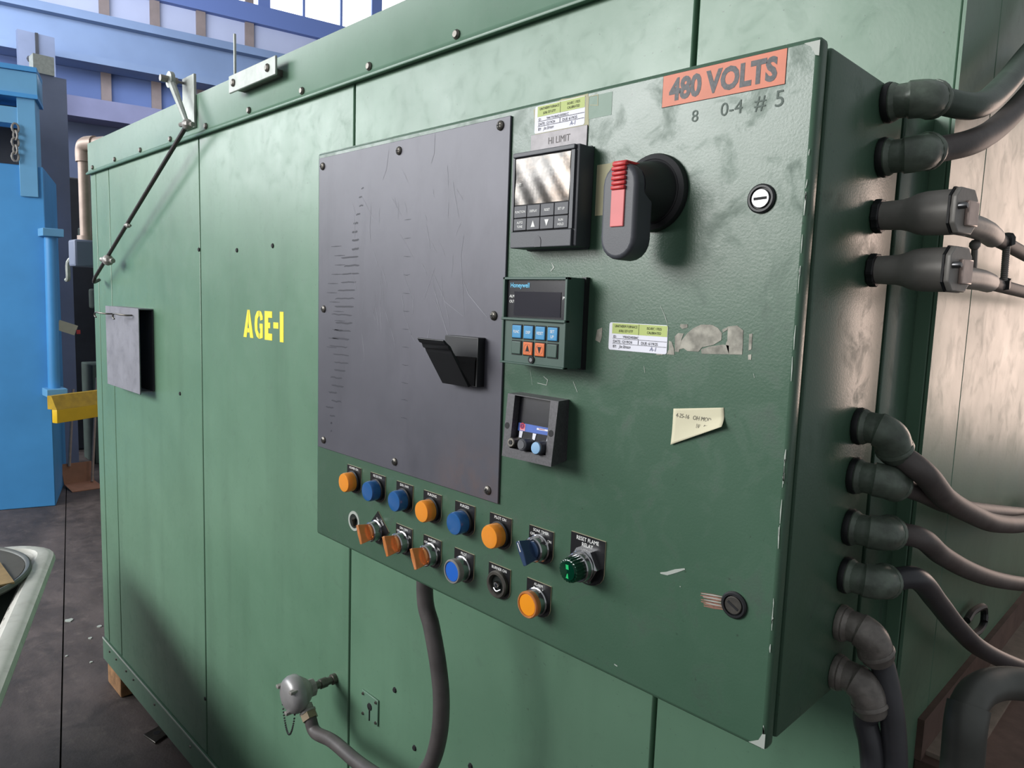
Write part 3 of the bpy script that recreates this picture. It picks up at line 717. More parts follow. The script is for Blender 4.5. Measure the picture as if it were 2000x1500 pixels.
MB().lathe([(.0022, 0), (.0022, .0002), (.0014, .0002), (.0014, 0)], q3(390, 670, -.0070), nf, 16, False, False).build('emblem_ring', flat('emblem_blue', srgb(40, 60, 130), .6), bnd)
q3poly([(655, 705), (865, 745), (860, 775), (650, 740)], -.0075, -.0073, 'label_strip', M_paper, bnd)
q3poly([(690, 718), (800, 740), (798, 752), (688, 732)], -.0073, -.0072, 'label_print', flat('label_print_red', srgb(150, 60, 60), .6), bnd)
for pts in ([(330, 755), (392, 770), (365, 890), (315, 880)], [(575, 805), (637, 818), (605, 935), (560, 920)], [(840, 860), (902, 872), (868, 990), (815, 980)]):
    q3poly(pts, -.0082, -.0078, 'marker_label', M_paper)
for (u, v, r, L, m, nm) in ((300, 975, .0055, .012, M_dsteel, 'socket_knob'), (520, 1020, .0068, .014, M_char, 'grey_knob'), (790, 1080, .0074, .014, M_char, 'blue_topped_knob')):
    kb = MB().lathe([(r*1.1, 0), (r*1.1, .003), (r, .0035), (r, L), (r*.85, L+.001)], q3(u, v, -.009), nf, 24).build(nm, m, k3)
    if nm.startswith('blue'): MB().lathe([(r*.9, 0), (r*.85, .0012), (r*.5, .0016)], q3(u, v, -.009)+nf*(L+.0008), nf, 24).build('knob_cap', flat('pale_blue_cap', srgb(126, 166, 200), .5), kb)
    elif nm.startswith('grey'): MB().lathe([(r*.8, 0), (r*.7, .001)], q3(u, v, -.009)+nf*(L+.0008), nf, 24).build('knob_cap', M_key, kb)
    else: MB().lathe([(r*.5, 0), (r*.5, .0006)], q3(u, v, -.009)+nf*(L+.001), nf, 6).build('hex_recess', M_ink, kb)
for (u, v) in ((193, 665), (993, 812)):
    MB().lathe([(.0036, 0), (.0036, .0003)], q3(u, v, 0), nf, 18).build('mounting_hole', M_ink, k3)

# ---- stickers
def qface(pts): return [at(u, v, y=0) for u, v in pts]
vs_ = thing('voltage_sticker', 'orange 480 VOLTS warning sticker at the top right of the cabinet door', 'sticker', (-.1475, 0, .5772))
MB().box(0, .1195, -.0005, 0, 0, .0282).build('foil', M_copper, vs_)
lettering([('480 VOLTS', .0600, .0052, .0190, .84, 'CENTER', -.0007)], M_worn, vs_, .045)
for sgn in MB(),:
    sgn.box(-.0004, .1199, -.0003, 0, -.0004, 0).box(-.0004, .1199, -.0003, 0, .0282, .0286).box(-.0004, 0, -.0003, 0, 0, .0282).box(.1195, .1199, -.0003, 0, 0, .0282)
    sgn.build('dark_edge', M_ink, vs_)
def cal_sticker(label, c, ang, idn, wdt, hgt):
    t = thing('calibration_sticker', label, 'sticker', (c[0], 0, c[1]), 'calibration stickers on the cabinet door', (0, ang, 0))
    r = .0022; P = []
    for (x, z, a0) in ((wdt-r, hgt-r, 0), (r, hgt-r, 90), (r, r, 180), (wdt-r, r, 270)):
        P += [(x+r*math.cos(math.radians(a0+k*30)), z+r*math.sin(math.radians(a0+k*30))) for k in range(4)]
    MB().prism(P, d=(0, -.0005, 0)).build('paper', M_paper, t)
    MB().box(wdt*.055, wdt-.0004, -.0007, -.0005, hgt*.60, hgt-.0006).build('green_header', M_lgreen, t)
    y = -.0009; s = hgt/.029
    lettering([('UNITHERM FURNACE', wdt*.30, hgt*.83, .0028*s, .78, 'CENTER', y), ('(636) 327-5777', wdt*.30, hgt*.67, .0027*s, .78, 'CENTER', y),
               ('ISO/IEC 17025', wdt*.78, hgt*.81, .0027*s, .8, 'CENTER', y), ('CALIBRATED', wdt*.78, hgt*.66, .0027*s, .8, 'CENTER', y),
               ('ID:', wdt*.08, hgt*.45, .0028*s, .9, 'LEFT', y), (idn, wdt*.25, hgt*.45, .0028*s, .84, 'LEFT', y),
               ('DATE: 12/19/24', wdt*.08, hgt*.27, .0031*s, .88, 'LEFT', y), ('DUE: 6/19/25', wdt*.57, hgt*.27, .0031*s, .88, 'LEFT', y),
               ('BY:', wdt*.08, hgt*.09, .0030*s, .9, 'LEFT', y)], M_ink, t)
    lettering([('Joe Stimson', wdt*.19, hgt*.09, .0036*s, .62, 'LEFT', y, .35)], M_ink, t, name='signature')
    lettering([('A-1', wdt*.72, hgt*.07, .0044*s, .9, 'LEFT', y, .2)], M_pencil, t, name='pencil_note')
    rl = MB(); 
    for zz in (.42, .235): rl.box(wdt*.07, wdt*.99, y, y+.0003, hgt*zz, hgt*zz+.0003)
    rl.box(wdt*.52, wdt*.52+.0003, y, y+.0003, hgt*.25, hgt*.41).box(wdt*.52, wdt*.52+.0003, y, y+.0003, hgt*.6, hgt*.98)
    rl.build('ruled_lines', M_ink, t)
    return t
cal_sticker('white and green calibration sticker above the scratched silver display', (-.3135, .5755), 0, '9441Y4184421000001C', .0715, .0290)
cal_sticker('white and green calibration sticker in the middle of the cabinet door', (-.1965, .3455), 0, 'Y9043240084C', .0700, .0278)
# strip of yellowed older paper peeping out around the upper sticker
solo(MB().prism([(-.316, .6020), (-.300, .6045), (-.285, .6040), (-.275, .6065), (-.262, .6055), (-.239, .6060), (-.236, .573), (-.312, .5725)], (0, 0, 0), d=(0, -.0003, 0)).build('old_label', M_beige), 'yellowed torn label peeping out behind the upper calibration sticker', 'label')
gl = thing('engraved_strip', 'worn grey name strip between upper sticker and silver display', 'name plate', (-.3175, 0, .553))
MB().box(0, .0805, -.0016, 0, 0, .0215).build('strip', pm('grey_strip', srgb(140, 136, 138), .5, .2, var=.2, vs=90), gl, bevel=.0003, seg=1)
lettering([('HI LIMIT', .042, .0085, .0075, .85, 'CENTER', -.0018)], flat('worn_engraving', srgb(104, 100, 100), .7), gl)
sq = thing('label_outline', 'empty square outline of a lost label right of upper calibration sticker', 'label', (-.238, 0, .580))
MB().box(0, .0305, -.0002, 0, 0, .0225).build('patch', green_paint('clean_patch', srgb(94, 122, 104), .45, 0, .2, 600, .1, .1), sq)
MB().ribbon([V((.0, 0, 0)), V((.0, 0, .0225)), V((.012, 0, .0225)), V((.0125, 0, .012)), V((.002, 0, .014))], .0012, lift=.0004).build('glue_line', M_beige, sq)
solo(MB().prism([(-.2225, .4815), (-.2060, .4815), (-.2020, .486), (-.1985, .532), (-.2015, .5345), (-.2050, .5325), (-.2225, .5325)], d=(0, -.0004, 0)).build('masking_tape', M_beige), 'blank beige tape patch between silver display and black rotary handle', 'tape')
# remains of torn-off labels right of the lower calibration sticker
rs = thing('label_residue', 'torn grey remains of a label beside the middle calibration sticker', 'label residue', (-.125, 0, .345))
def resid(px):
    b = V((-.125, 0, .345)); pts = [at(1150+u/4.689, 580+v/4.689, y=0)-b for u, v in px]
    MB().prism([(p.x, p.z) for p in pts], d=(0, -.0004, 0)).build('scrap', M_resid, rs)
resid([(905, 330), (960, 285), (1030, 252), (1130, 255), (1185, 285), (1220, 330), (1215, 395), (1140, 440), (1040, 460), (1005, 500), (905, 495), (870, 470), (830, 480), (850, 400)])
resid([(1030, 480), (1100, 455), (1230, 435), (1285, 445), (1285, 525), (1035, 520)])
resid([(1275, 270), (1360, 262), (1415, 305), (1412, 430), (1405, 528), (1285, 525), (1255, 430), (1270, 400)])
resid([(790, 360), (820, 330), (870, 335), (850, 390), (825, 505), (790, 500)])
resid([(735, 400), (760, 410), (780, 470), (785, 530), (715, 525), (735, 480)])
resid([(840, 250), (905, 250), (905, 280), (860, 292), (838, 275)]); resid([(1470, 340), (1500, 335), (1490, 480), (1465, 490)]); resid([(1460, 530), (1490, 525), (1488, 575), (1462, 575)])
resid([(620, 508), (680, 508), (678, 532), (622, 530)]); resid([(1222, 300), (1275, 275), (1270, 300), (1230, 325)])
solo(MB().prism([(p.x, p.z) for p in [at(1150+u/4.689, 580+v/4.689, y=0) for u, v in ((80, 300), (125, 280), (120, 370), (105, 418), (62, 395))]], d=(0, -.0004, 0)).build('label_scrap', M_resid), 'small torn label scrap left of the middle calibration sticker', 'label residue')
# curled paper note
nt = thing('paper_note', 'curled cream paper note with handwriting on the lower door', 'note', tuple(at(1312, 868, y=0)))
n0 = at(1312, 868, y=0)
A, B_, C_, D_ = at(1316, 798, y=0), at(1414, 796, y=0), at(1416, 832, y=0), at(1312, 868, y=0)
vs = []; fs = []; nn = 14
for i in range(nn+1):
    for j in range(nn+1):
        s, t = i/nn, j/nn
        p = (A*(1-s)+B_*s)*(1-t)+(D_*(1-s)+C_*s)*t
        lift = .0006+.012*max(0, t-.45)**1.6*(.35+.9*s)
        vs.append(p-n0+V((0, -lift, 0)))
for i in range(nn):
    for j in range(nn): a = i*(nn+1)+j; fs.append((a, a+1, a+nn+2, a+nn+1))
np_ = MB().add(vs, fs).build('paper', M_note, nt); md = np_.modifiers.new('thickness', 'SOLIDIFY'); md.thickness = .0003
r0 = A-n0
lettering([('4-25-16   OH MOD', .003+r0.x, r0.z-.0075, .0042, .8, 'LEFT', -.0009, .15), ('IV   80°F', .026+r0.x, r0.z-.0145, .0042, .8, 'LEFT', -.0022, .1)], flat('pencil_grey', srgb(110, 106, 96), .8), nt, name='handwriting')

# ---- black flip-up pull on the cover plate
lt = thing('card_pocket', 'black plastic flip pocket with angled front on the dark cover plate', 'pocket', (-.4425, -.003, .287))
MB().box(0, .0625, -.012, 0, .0, .0595).build('back', M_blk, lt, bevel=.0008)
pr = [(-.012, .0), (-.015, -.001), (-.042, .0400), (-.044, .0440), (-.047, .0450), (-.049, .0500), (-.053, .0515), (-.056, .0560), (-.0545, .0570), (-.050, .0530), (-.0445, .0490), (-.0400, .0420), (-.012, .008)]
MB().prism([(a, b) for a, b in pr], (.001, 0, 0), (0,1,0), (0,0,1), (.050, 0, 0)).build('flap', M_blk, lt, bevel=.0004, seg=1)
MB().add([V((.049, -.012, .001)), V((.049, -.040, .038)), V((.060, -.012, .036)), V((.060, -.012, .001)), V((.047, -.012, .001)), V((.047, -.040, .038)), V((.058, -.012, .036)), V((.058, -.012, .001))], [(0,1,2,3),(7,6,5,4),(0,4,5,1),(1,5,6,2),(2,6,7,3)]).build('gusset', M_blk, lt)

# ---- pilot lights, switches and buttons
def legend(t, lines, wd_=.0375, top=.0195, rot=0, bot=.0185, sz=.0042):
    n = 10; hw = wd_/2
    P = [(-hw, top), (-hw, -.006)] + [(-hw*math.cos(a), -.006-(bot-.006)*math.sin(a)) for a in [math.pi*k/n for k in range(1, n)]] + [(hw, -.006), (hw, top)]
    R = Matrix.Rotation(rot, 3, 'Y')
    ux, uy = R @ V((1,0,0)), R @ V((0,0,1))
    MB().prism(P, (0, 0, 0), ux, uy, (0, -.0012, 0)).build('legend_core', M_legede, t)
    lp = MB().prism([(x*.995, z*.995) for x, z in P], (0, -.0012, 0), ux, uy, (0, -.0005, 0)).build('legend_plate', M_legend, t)
    if lines:
        tm = textmesh([(s, x, z, h, xs, al, -.0019) for s, x, z, h, xs, al in lines], .012)
        tm.v = [tuple(ux*a[0]+uy*a[2]+V((0, a[1], 0))) for a in tm.v]
        tm.build('lettering', M_white, lp, flip=False)
def L1(s): return [(s, 0, .0178, .0036, .92, 'CENTER')]
LAMPS = [(-.6675, 'POWER ON', M_amber, 'amber'), (-.6045, 'RECIR FAN', M_bluel, 'blue'), (-.5390, 'EXH. FAN', M_bluel, 'blue'),
         (-.4770, 'PURGING', M_amber, 'amber'), (-.4110, 'PURGED', M_bluel, 'blue'), (-.3455, 'PILOT ON', M_amber, 'amber')]
for x, s, m, cn in LAMPS:
    t = thing('pilot_light', '%s round pilot light under the legend %s' % (cn, s), 'pilot light', (x, 0, .1115), 'pilot lights in the upper row')
    legend(t, L1(s), top=.0230)
    MB().lathe([(.0162, 0), (.0162, .003), (.0150, .004)], (0, -.0017, 0), (0,-1,0), 32).build('bezel', M_blk, t)
    MB().lathe([(.0145, .003), (.0147, .010), (.0146, .0155), (.0135, .0178), (.0115, .0182), (.0, .0178)], (0, -.0017, 0), (0,-1,0), 36, True, False).build('lens', m, t)
    if cn == 'amber': MB().lathe([(.0105, 0), (.0100, .0015)], (0, -.0090, 0), (0,-1,0), 24).build('diffuser', M_ambdisc, t)
# open hole with its pale ring
t = thing('blank_hole', 'open round hole with a pale ring left of the selector switches', 'hole', (-.6680, 0, .0485))
MB().lathe([(.0112, 0), (.0112, .0008), (.0152, .0008), (.0156, 0)], (0,0,0), (0,-1,0), 36, False, False).build('ring', M_chip, t)
MB().lathe([(.0112, .0), (.0112, .0004)], (0, 0, 0), (0,-1,0), 30).build('opening', M_gap, t)
MB().cyl((.001, -.0003, -.006), (.004, -.0045, .006), .0028, n=10).build('bare_contact', M_dsteel, t)
# selector switches
def selector(x, z, s, lines, mat, label, rot=0, tilt=-.42, chrome=M_chrome):
    t = thing('selector_switch', label, 'selector switch', (x, 0, z), 'selector switches on the cabinet door')
    legend(t, lines, top=.0225, rot=rot)
    MB().lathe([(.0158, 0), (.0158, .003), (.0146, .0038), (.0143, .0125), (.0130, .0138), (.0112, .0138), (.0108, .0120)], (0, -.0017, 0), (0,-1,0), 36).build('bezel', chrome, t)
    R = Matrix.Rotation(tilt, 4, 'Y')
    MB().lathe([(.0108, .010), (.0108, .0150), (.0098, .0160)], (0, -.0017, 0), (0,-1,0), 28).build('rotor', mat, t)
    kb = MB(); P = [(-.0034, .0142), (.0034, .0142), (.0046, .0), (.0034, -.0142), (-.0034, -.0142), (-.0046, 0)]
    a = [R @ V((px, -.0150, pz*.80)) for px, pz in P]; b = [R @ V((px*.85, -.0330, pz)) for px, pz in P]
    n = 6; kb.add(a+b, [tuple(range(n)), tuple(range(2*n-1, n-1, -1))]+[(i, n+i, n+(i+1) % n, (i+1) % n) for i in range(n)])
    ko = kb.build('lever', mat, t, bevel=.0009, seg=2)
    return t, R
off_on = lambda s: [(s, 0, .0172, .0034, .92, 'CENTER'), ('OFF', -.0165, .0118, .0032, .9, 'LEFT'), ('ON', .0165, .0088, .0032, .9, 'RIGHT')]
selector(-.6035, .0505, 'FAN', [('FAN', 0, .0172, .0034, .92, 'CENTER'), ('OFF', -.014, .0118, .003, .9, 'LEFT')], M_amberc, 'amber lever selector switch on a legend plate turned askew', rot=.72)
selector(-.5385, .0505, 'EXH. FAN', off_on('EXH. FAN'), M_amberc, 'amber lever selector switch marked EXH. FAN OFF ON')
selector(-.4750, .0505, 'BURNER', off_on('BURNER'), M_amberc, 'amber lever selector switch marked BURNER OFF ON')
t, R = selector(-.2785, .1130, 'SOAK TIMER', off_on('SOAK TIMER'), M_blued, 'dark blue lever selector switch marked SOAK TIMER', tilt=-.50)
MB().box(-.0006, .0006, -.0334, -.0328, .002, .0125, R).build('pointer_line', M_white, t)
# illuminated push buttons
def pushbutton(x, z, lines, disc, label, shroud, h=.019):
    t = thing('push_button', label, 'push button', (x, 0, z), 'illuminated push buttons on the cabinet door')
    legend(t, lines, top=.0225)
    MB().lathe([(.0162, 0), (.0162, .003), (.0150, .0038), (.0148, h*.62)], (0, -.0017, 0), (0,-1,0), 36).build('bezel', M_chrome, t)
    MB().lathe([(.0147, h*.62), (.0153, h*.64), (.0155, h), (.0146, h+.0012), (.0132, h+.0012), (.0128, h-.0006)], (0, -.0017, 0), (0,-1,0), 36, False, False).build('shroud', shroud, t)
    MB().lathe([(.0129, h-.003), (.0129, h-.0004), (.0120, h+.0004), (0, h+.0006)], (0, -.0017, 0), (0,-1,0), 32, True, False).build('button_face', disc, t)
pushbutton(-.4100, .0500, [('PILOT', 0, .0172, .0034, .92, 'CENTER'), ('START', 0, .0122, .0034, .92, 'CENTER')], M_bluedisc, 'blue faced push button marked PILOT START', M_alu)
pushbutton(-.2790, .0495, [('ALARM', 0, .0172, .0034, .92, 'CENTER'), ('SILENCE', 0, .0122, .0034, .92, 'CENTER')], M_ambdisc, 'amber faced push button marked ALARM SILENCE', M_amberc, h=.0175)
# lamp holder without its lens
t = thing('lamp_socket', 'open lamp socket without lens under the legend BURNER ON', 'lamp socket', (-.3445, 0, .0495))
legend(t, [('BURNER ON', 0, .0170, .0036, .95, 'CENTER')], top=.0225)
MB().lathe([(.0168, 0), (.0168, .004), (.0155, .0055), (.0125, .0055), (.0115, .0035), (.0112, 0)], (0, -.0017, 0), (0,-1,0), 36, False, False).build('ring', M_dsteel, t)
MB().lathe([(.0112, 0), (.0112, .0005)], (0, -.0018, 0), (0,-1,0), 24).build('well', M_gap, t)
MB().lathe([(.0042, 0), (.0042, .004), (.0032, .0058), (.001, .0064)], (0, -.0020, 0), (0,-1,0), 16).build('bulb', M_chrome, t)
MB().tube([V((-.006, -.004, -.006)), V((0, -.005, -.0085)), V((.0065, -.004, -.005))], .0011, 6, 3).build('contact_spring', M_steel, t)
# flame relay reset: hex nut, chrome collar, fluted green jewel
t = thing('reset_jewel', 'fluted dark green jewel light in chrome nut marked RESET FLAME RELAY', 'pilot light', (-.2105, 0, .1130))
legend(t, [('RESET FLAME', 0, .0245, .0044, .88, 'CENTER'), ('RELAY', 0, .0185, .0044, .9, 'CENTER')], wd_=.047, top=.0310, bot=.0225)
MB().lathe([(.0198, 0), (.0198, .007), (.0175, .0085)], (0, -.0017, 0), (0,-1,0), 6).build('hex_nut', M_chrome, t)
MB().lathe([(.0168, .0078), (.0168, .0100), (.0160, .0108), (.0156, .0160), (.0146, .0170), (.0134, .0170)], (0, -.0017, 0), (0,-1,0), 36).build('collar', M_chrome, t)
MB().lathe([(.0126, .014), (.0128, .0275), (.0120, .0300), (.0105, .0308)], (0, -.0017, 0), (0,-1,0), 66, wob=lambda a: 1+.045*math.cos(22*a)).build('fluted_jewel', M_greenl, t)
MB().lathe([(.0104, 0), (.0100, .0008), (0, .001)], (0, -.0325, 0), (0,-1,0), 28, True, False).build('jewel_face', M_greenl, t)
MB().prism([(-.0015, .002), (.0022, .0022), (.0015, .0070), (-.0022, .0068)], (0, -.0336, 0), d=(0, -.0002, 0)).prism([(-.0012, -.0075), (.0025, -.0075), (.0012, -.0025), (.0002, -.0025)], (0, -.0336, 0), d=(0, -.0002, 0)).build('jewel_glint', M_greeng, t)  # glints on the jewel face, painted as bright green patches

# ================================================================== CONDUITS ON THE CABINET SIDE
CY = .152
def conduit(z, lab, out, path, fit=M_fit, hose=M_hose, r=.0155, hr=.0115, ridge=False, end=None):
    """locknut, cast elbow turning towards `out`, ferrule and hose; all in local coordinates of the entry point"""
    t = thing('conduit_elbow', lab, 'conduit', (0, CY, z), 'conduits entering the cabinet side')
    out = V(out).normalized()
    MB().lathe([(r*1.18, 0), (r*1.22, .003), (r*1.18, .0055)], (0,0,0), (1,0,0), 20).build('locknut', M_fitb if fit is M_fitb else M_blk, t)
    bend = V((.022, 0, 0)); e = bend+out*.023+V((.005, 0, 0))
    pts = [V((.004, 0, 0)), V((.013, 0, 0)), V((.0205, 0, 0))+out*.0015, V((.0275, 0, 0))+out*.0085, e]
    MB().tube(pts, lambda q: r*(1.0+.10*(q > .42)), 16, 6).lathe([(r*1.12, 0), (r*1.15, .002), (r*1.0, .006)], (.005,0,0), (1,0,0), 20).build('elbow', fit, t, ang=24)
    d = (e-pts[-2]).normalized()
    MB().lathe([(r*1.12, 0), (r*1.16, .002), (r*1.16, .004), (r*1.06, .006), (r*1.02, .010), (hr*1.12, .014)], e-d*.002, d, 20).build('ferrule', fit, t)
    P = [e+d*.006]+[V(p)-V((0, CY, z)) for p in path]
    mb = MB(); mb.tube(P, hr, 14, 10)
    mb.build('hose', hose, t)
    return t
def hp(pts): return [at(u, v, x=x) for u, v, x in pts]
conduit(.589, 'topmost green conduit elbow with ribbed hose curving up from the cabinet side', (.25, 1, .12), hp([(1905, 207, .056), (1950, 178, .056), (2000, 118, .056), (2060, 40, .056), (2100, -60, .056)]), hose=M_hoseg, hr=.0125)
conduit(.539, 'second green conduit elbow from the top, dark hose curving up behind it', (.25, 1, .25), hp([(1895, 278, .052), (1945, 250, .052), (2000, 196, .052), (2070, 110, .052)]), hose=M_hose, hr=.0125)
conduit(.280, 'conduit elbow angled down, uppermost of the lower six, thick grey hose', (.2, .55, -.8), hp([(1805, 925, .056), (1845, 972, .058), (1890, 1000, .06), (1945, 1022, .062), (2010, 1020, .064), (2080, 990, .066)]), hr=.0120)
conduit(.230, 'conduit elbow directly below the angled one, hose hidden behind its neighbour', (.2, 1, -.25), hp([(1800, 962, .040), (1850, 985, .040), (1910, 997, .040), (2010, 1005, .040)]), hr=.0105)
conduit(.177, 'third conduit elbow of the lower six, brown-tinged hose drooping right', (.2, 1, -.12), hp([(1800, 1052, .054), (1840, 1085, .056), (1895, 1115, .058), (1950, 1133, .06), (2010, 1142, .062), (2090, 1150, .064)]), hr=.0110)
conduit(.127, 'fourth conduit elbow of the lower six, dark hose falling steeply right', (.2, 1, -.15), hp([(1790, 1130, .052), (1830, 1175, .054), (1870, 1225, .056), (1920, 1270, .063), (2000, 1305, .076), (2090, 1330, .092)]), hose=M_hosed, hr=.0115)
conduit(.076, 'bare metal conduit elbow with dark hose dropping straight down', (.35, .35, -1), [at(u, v, y=.166) for u, v in ((1724, 1300), (1737, 1360), (1745, 1425), (1748, 1500), (1748, 1640))], fit=M_fitb, hose=M_hosed, hr=.0118)
conduit(.023, 'lowest conduit elbow, black hose dropping straight down', (.35, .12, -1), [at(u, v, y=.158) for u, v in ((1690, 1405), (1700, 1450), (1705, 1510), (1708, 1650))], fit=M_fitb, hose=M_hosed, hr=.0118)
def connector(z, lab, up, seed):
    t = thing('conduit_fitting', lab, 'conduit body', (0, CY-.002, z), 'grey conduit bodies on the cabinet side')
    MB().lathe([(.0150, 0), (.0158, .001), (.0158, .006), (.0150, .007)], (0,0,0), (1,0,0), 40, wob=lambda a: 1+.03*(1 if math.sin(9*a) > 0 else -1)).build('locknut', M_blk, t, ang=20)
    MB().lathe([(.0132, .006), (.0140, .024), (.0155, .030), (.0185, .037), (.0198, .044), (.0202, .056), (.0202, .070)], (0,0,0), (1,0,0), 36).build('body', M_alu, t)
    R = Matrix.Translation((.070, 0, 0)) @ Matrix.Rotation(math.radians(-10), 4, 'Z')
    def rot(mb): mb.v = [tuple(R @ V(q)) for q in mb.v]; return mb
    P = [(-.021, -.012), (-.013, -.0205), (.013, -.0205), (.021, -.012), (.021, .012), (.013, .0205), (-.013, .0205), (-.021, .012)]
    rot(MB().prism(P, (.0, 0, 0), (0,1,0), (0,0,1), (.002, 0, 0))).build('gasket', M_blk, t)
    rot(MB().prism([(a*.97, b*.97) for a, b in P], (.002, 0, 0), (0,1,0), (0,0,1), (.005, 0, 0))).build('cover', M_alu, t, bevel=.0012, seg=2)
    rot(MB().prism([(-.004, -.013), (.015, -.013), (.015, .009), (-.004, .009)], (.007, 0, 0), (0,1,0), (0,0,1), (.004, 0, 0))).build('cover_boss', M_alub, t, bevel=.0012, seg=2)
    rot(MB().lathe([(.0030, 0), (.0030, .006), (.0020, .008)], (.006, -.015, .003), (1,0,0), 12)).build('cover_screw', M_steel, t)
    base = V((0, CY-.002, z)); s0 = V((.056, .012, -.004))
    q = [at(u, v, x=x)-base for u, v, x in up]
    MB().tube([s0]+q[:2], lambda k: .0115-.001*k, 16, 4).build('outlet_sleeve', M_alu, t)
    MB().tube(q[1:], .0075, 12, 4).build('cable', M_hose, t)
    return t
connector(.4840, 'upper grey conduit body with polished cover on the cabinet side', [(1915, 447, .066), (1940, 464, .066), (1975, 482, .066), (2030, 512, .066), (2090, 540, .066)], 1)
connector(.4330, 'lower grey conduit body with polished cover on the cabinet side', [(1905, 545, .063), (1930, 552, .063), (1975, 564, .063), (2040, 580, .063), (2100, 592, .063)], 2)
# clamp bolt that ties the two cable grips together
b1_, b0_ = at(1967, 468, x=.070), at(1960, 556, x=.067)
ck = thing('clamp_bolt', 'dark threaded clamp bolt joining the two cable grips', 'bolt', tuple(b0_))
ax_ = b1_-b0_
MB().lathe([(.0034+.0004*(i % 2), ax_.length*i/44) for i in range(45)], (0,0,0), ax_, 12).build('threaded_rod', M_alu, ck)
MB().lathe([(.0072, -.004), (.0072, .006)], (0,0,0), ax_, 6).build('nut', M_blk, ck)
MB().lathe([(.0078, -.005), (.0078, .003), (.0060, .006)], ax_, ax_, 8).build('bolt_head', M_blk, ck)
for (u, v, uu, vv, x) in ((1938, 460, 1960, 468, .070), (1930, 552, 1955, 556, .067)):
    a, b = at(u, v, x=x)-b0_, at(uu, vv, x=x)-b0_
    MB().tube([a+V((0, 0, .006)), (a+b)/2+V((0, 0, .0015)), b], .0018, 8, 4).tube([a-V((0, 0, .006)), (a+b)/2-V((0, 0, .0015)), b], .0018, 8, 4).build('clamp_ear', M_blk, ck)
c1_, c0_ = at(1904, 478, x=.060), at(1901, 540, x=.058)
solo(MB().cyl(c0_, c1_, .003, n=10).ball(c1_, .0055, 10).build('clamp_stud', M_alu), 'short dark stud between the two grey conduit bodies', 'bolt')

# rusty shelf plate beside the furnace's right side, pipe elbow above it
zs = -.175
sh = thing('rusty_ledge', 'rusty brown steel ledge along the furnace right side', 'ledge', (XR, .40, zs))
s0 = V((XR, .40, zs))
MB().box(.0, .42, .0, 1.4, -.035, .0).build('shelf', M_rust, sh, bevel=.002, seg=1)
MB().box(.0, .008, -.0, 1.4, .0, .055).build('upstand', M_rust, sh)
MB().box(.008, .055, .02, 1.4, .0, .006).build('flange', pm('dusty_flange', srgb(136, 124, 112), .7, var=.3, vs=30), sh)
MB().box(.02, .034, .33, .345, .006, .016).build('flange_bolt', M_bggreen, sh)
pe_ = [at(1872, 1560, y=.30), at(1880, 1480, y=.30), at(1885, 1420, y=.30), at(1892, 1378, y=.31), at(1918, 1346, y=.34), at(1968, 1334, y=.38), at(2060, 1345, y=.42)]
pg = thing('pipe_elbow', 'large dark grey pipe elbow at the lower right before rusty ledge', 'pipe', tuple(pe_[0]))
lo_ = pe_[0]
MB().tube([p-lo_ for p in pe_], .0185, 22, 6).build('pipe', M_pipe, pg)
MB().tube([pe_[0]-lo_, pe_[1]-lo_, pe_[2]-lo_, pe_[3]-lo_], .0212, 22, 5).build('coupling', M_pipe, pg)
hk = at(1888, 1212, x=.03)
solo(MB().tube([hk, hk+V((.0, .03, .004)), hk+V((.004, .07, .002)), hk+V((.004, .085, -.012)), hk+V((.006, .078, -.022))], .005, 8, 5).tube([hk+V((0, .02, -.03)), hk+V((.003, .06, -.034)), hk+V((.004, .085, -.030)), hk+V((.004, .09, -.018))], .005, 8, 5).build('cable_hook', M_blk), 'small black hooked clip behind the steep dark hose', 'clip')

# ================================================================== THERMOCOUPLE HEAD AND LOOPED HOSE
tb = V((-1.2225, YW, -.545))
th = thing('thermocouple_head', 'grey cast thermocouple head on a pipe nipple low on furnace front', 'sensor head', tuple(tb))
MB().lathe([(.013, 0), (.013, .010), (.0095, .011), (.0095, .024), (.012, .025), (.012, .042), (.0095, .043), (.0095, .062)], (0,0,0), (0,-1,0), 16).build('nipple', M_dsteel, th)
MB().lathe([(.021, .060), (.021, .074)], (0,0,0), (0,-1,0), 8).build('hex_hub', M_alu, th)
MB().lathe([(.020, .072), (.027, .078), (.036, .090), (.040, .099)], (0,0,0), (0,-1,0), 32).build('body', M_alu, th)
MB().lathe([(.0435, .099), (.0445, .101), (.0445, .114), (.040, .124), (.030, .131), (.012, .134)], (0,0,0), (0,-1,0), 36).build('cap', pm('cast_grey', srgb(150, 148, 148), .36, .3, var=.15, vs=30), th)
for a in (40, 160, 280):
    v = V((math.cos(math.radians(a)), 0, math.sin(math.radians(a))))*.037
    MB().box(v.x-.006, v.x+.006, -.136, -.118, v.z-.004, v.z+.004).build('cap_lug', M_alu, th, bevel=.002)
hd = V((.72, .0, -.69)).normalized(); h0 = V((.020, -.092, -.026))
MB().lathe([(.016, 0), (.016, .012), (.019, .013), (.019, .018), (.013, .020)], h0, hd, 16).build('conduit_hub', M_alu, th)
MB().lathe([(.0195, .018), (.0195, .034)], h0, hd, 6).build('gland_nut', pm('brass_nut', srgb(140, 126, 104), .4, .5), th)
for k in range(30):
    a = k/29; p = V((-.040+.058*a, -.118, -.040-.062*math.sin(math.pi*a)**.8))
    MB().ball(p, .0026, 6).build('chain_bead', M_steel, th)
h1 = tb+h0+hd*.03
loop = [h1, h1+hd*.035, at(650, 1448, y=.205), at(700, 1490, y=.19), at(750, 1522, y=.17), at(800, 1532, y=.155), at(838, 1498, y=.15), at(857, 1440, y=.15), at(862, 1370, y=.15), at(856, 1300, y=.15), at(843, 1225, y=.15), at(830, 1165, y=.15)]
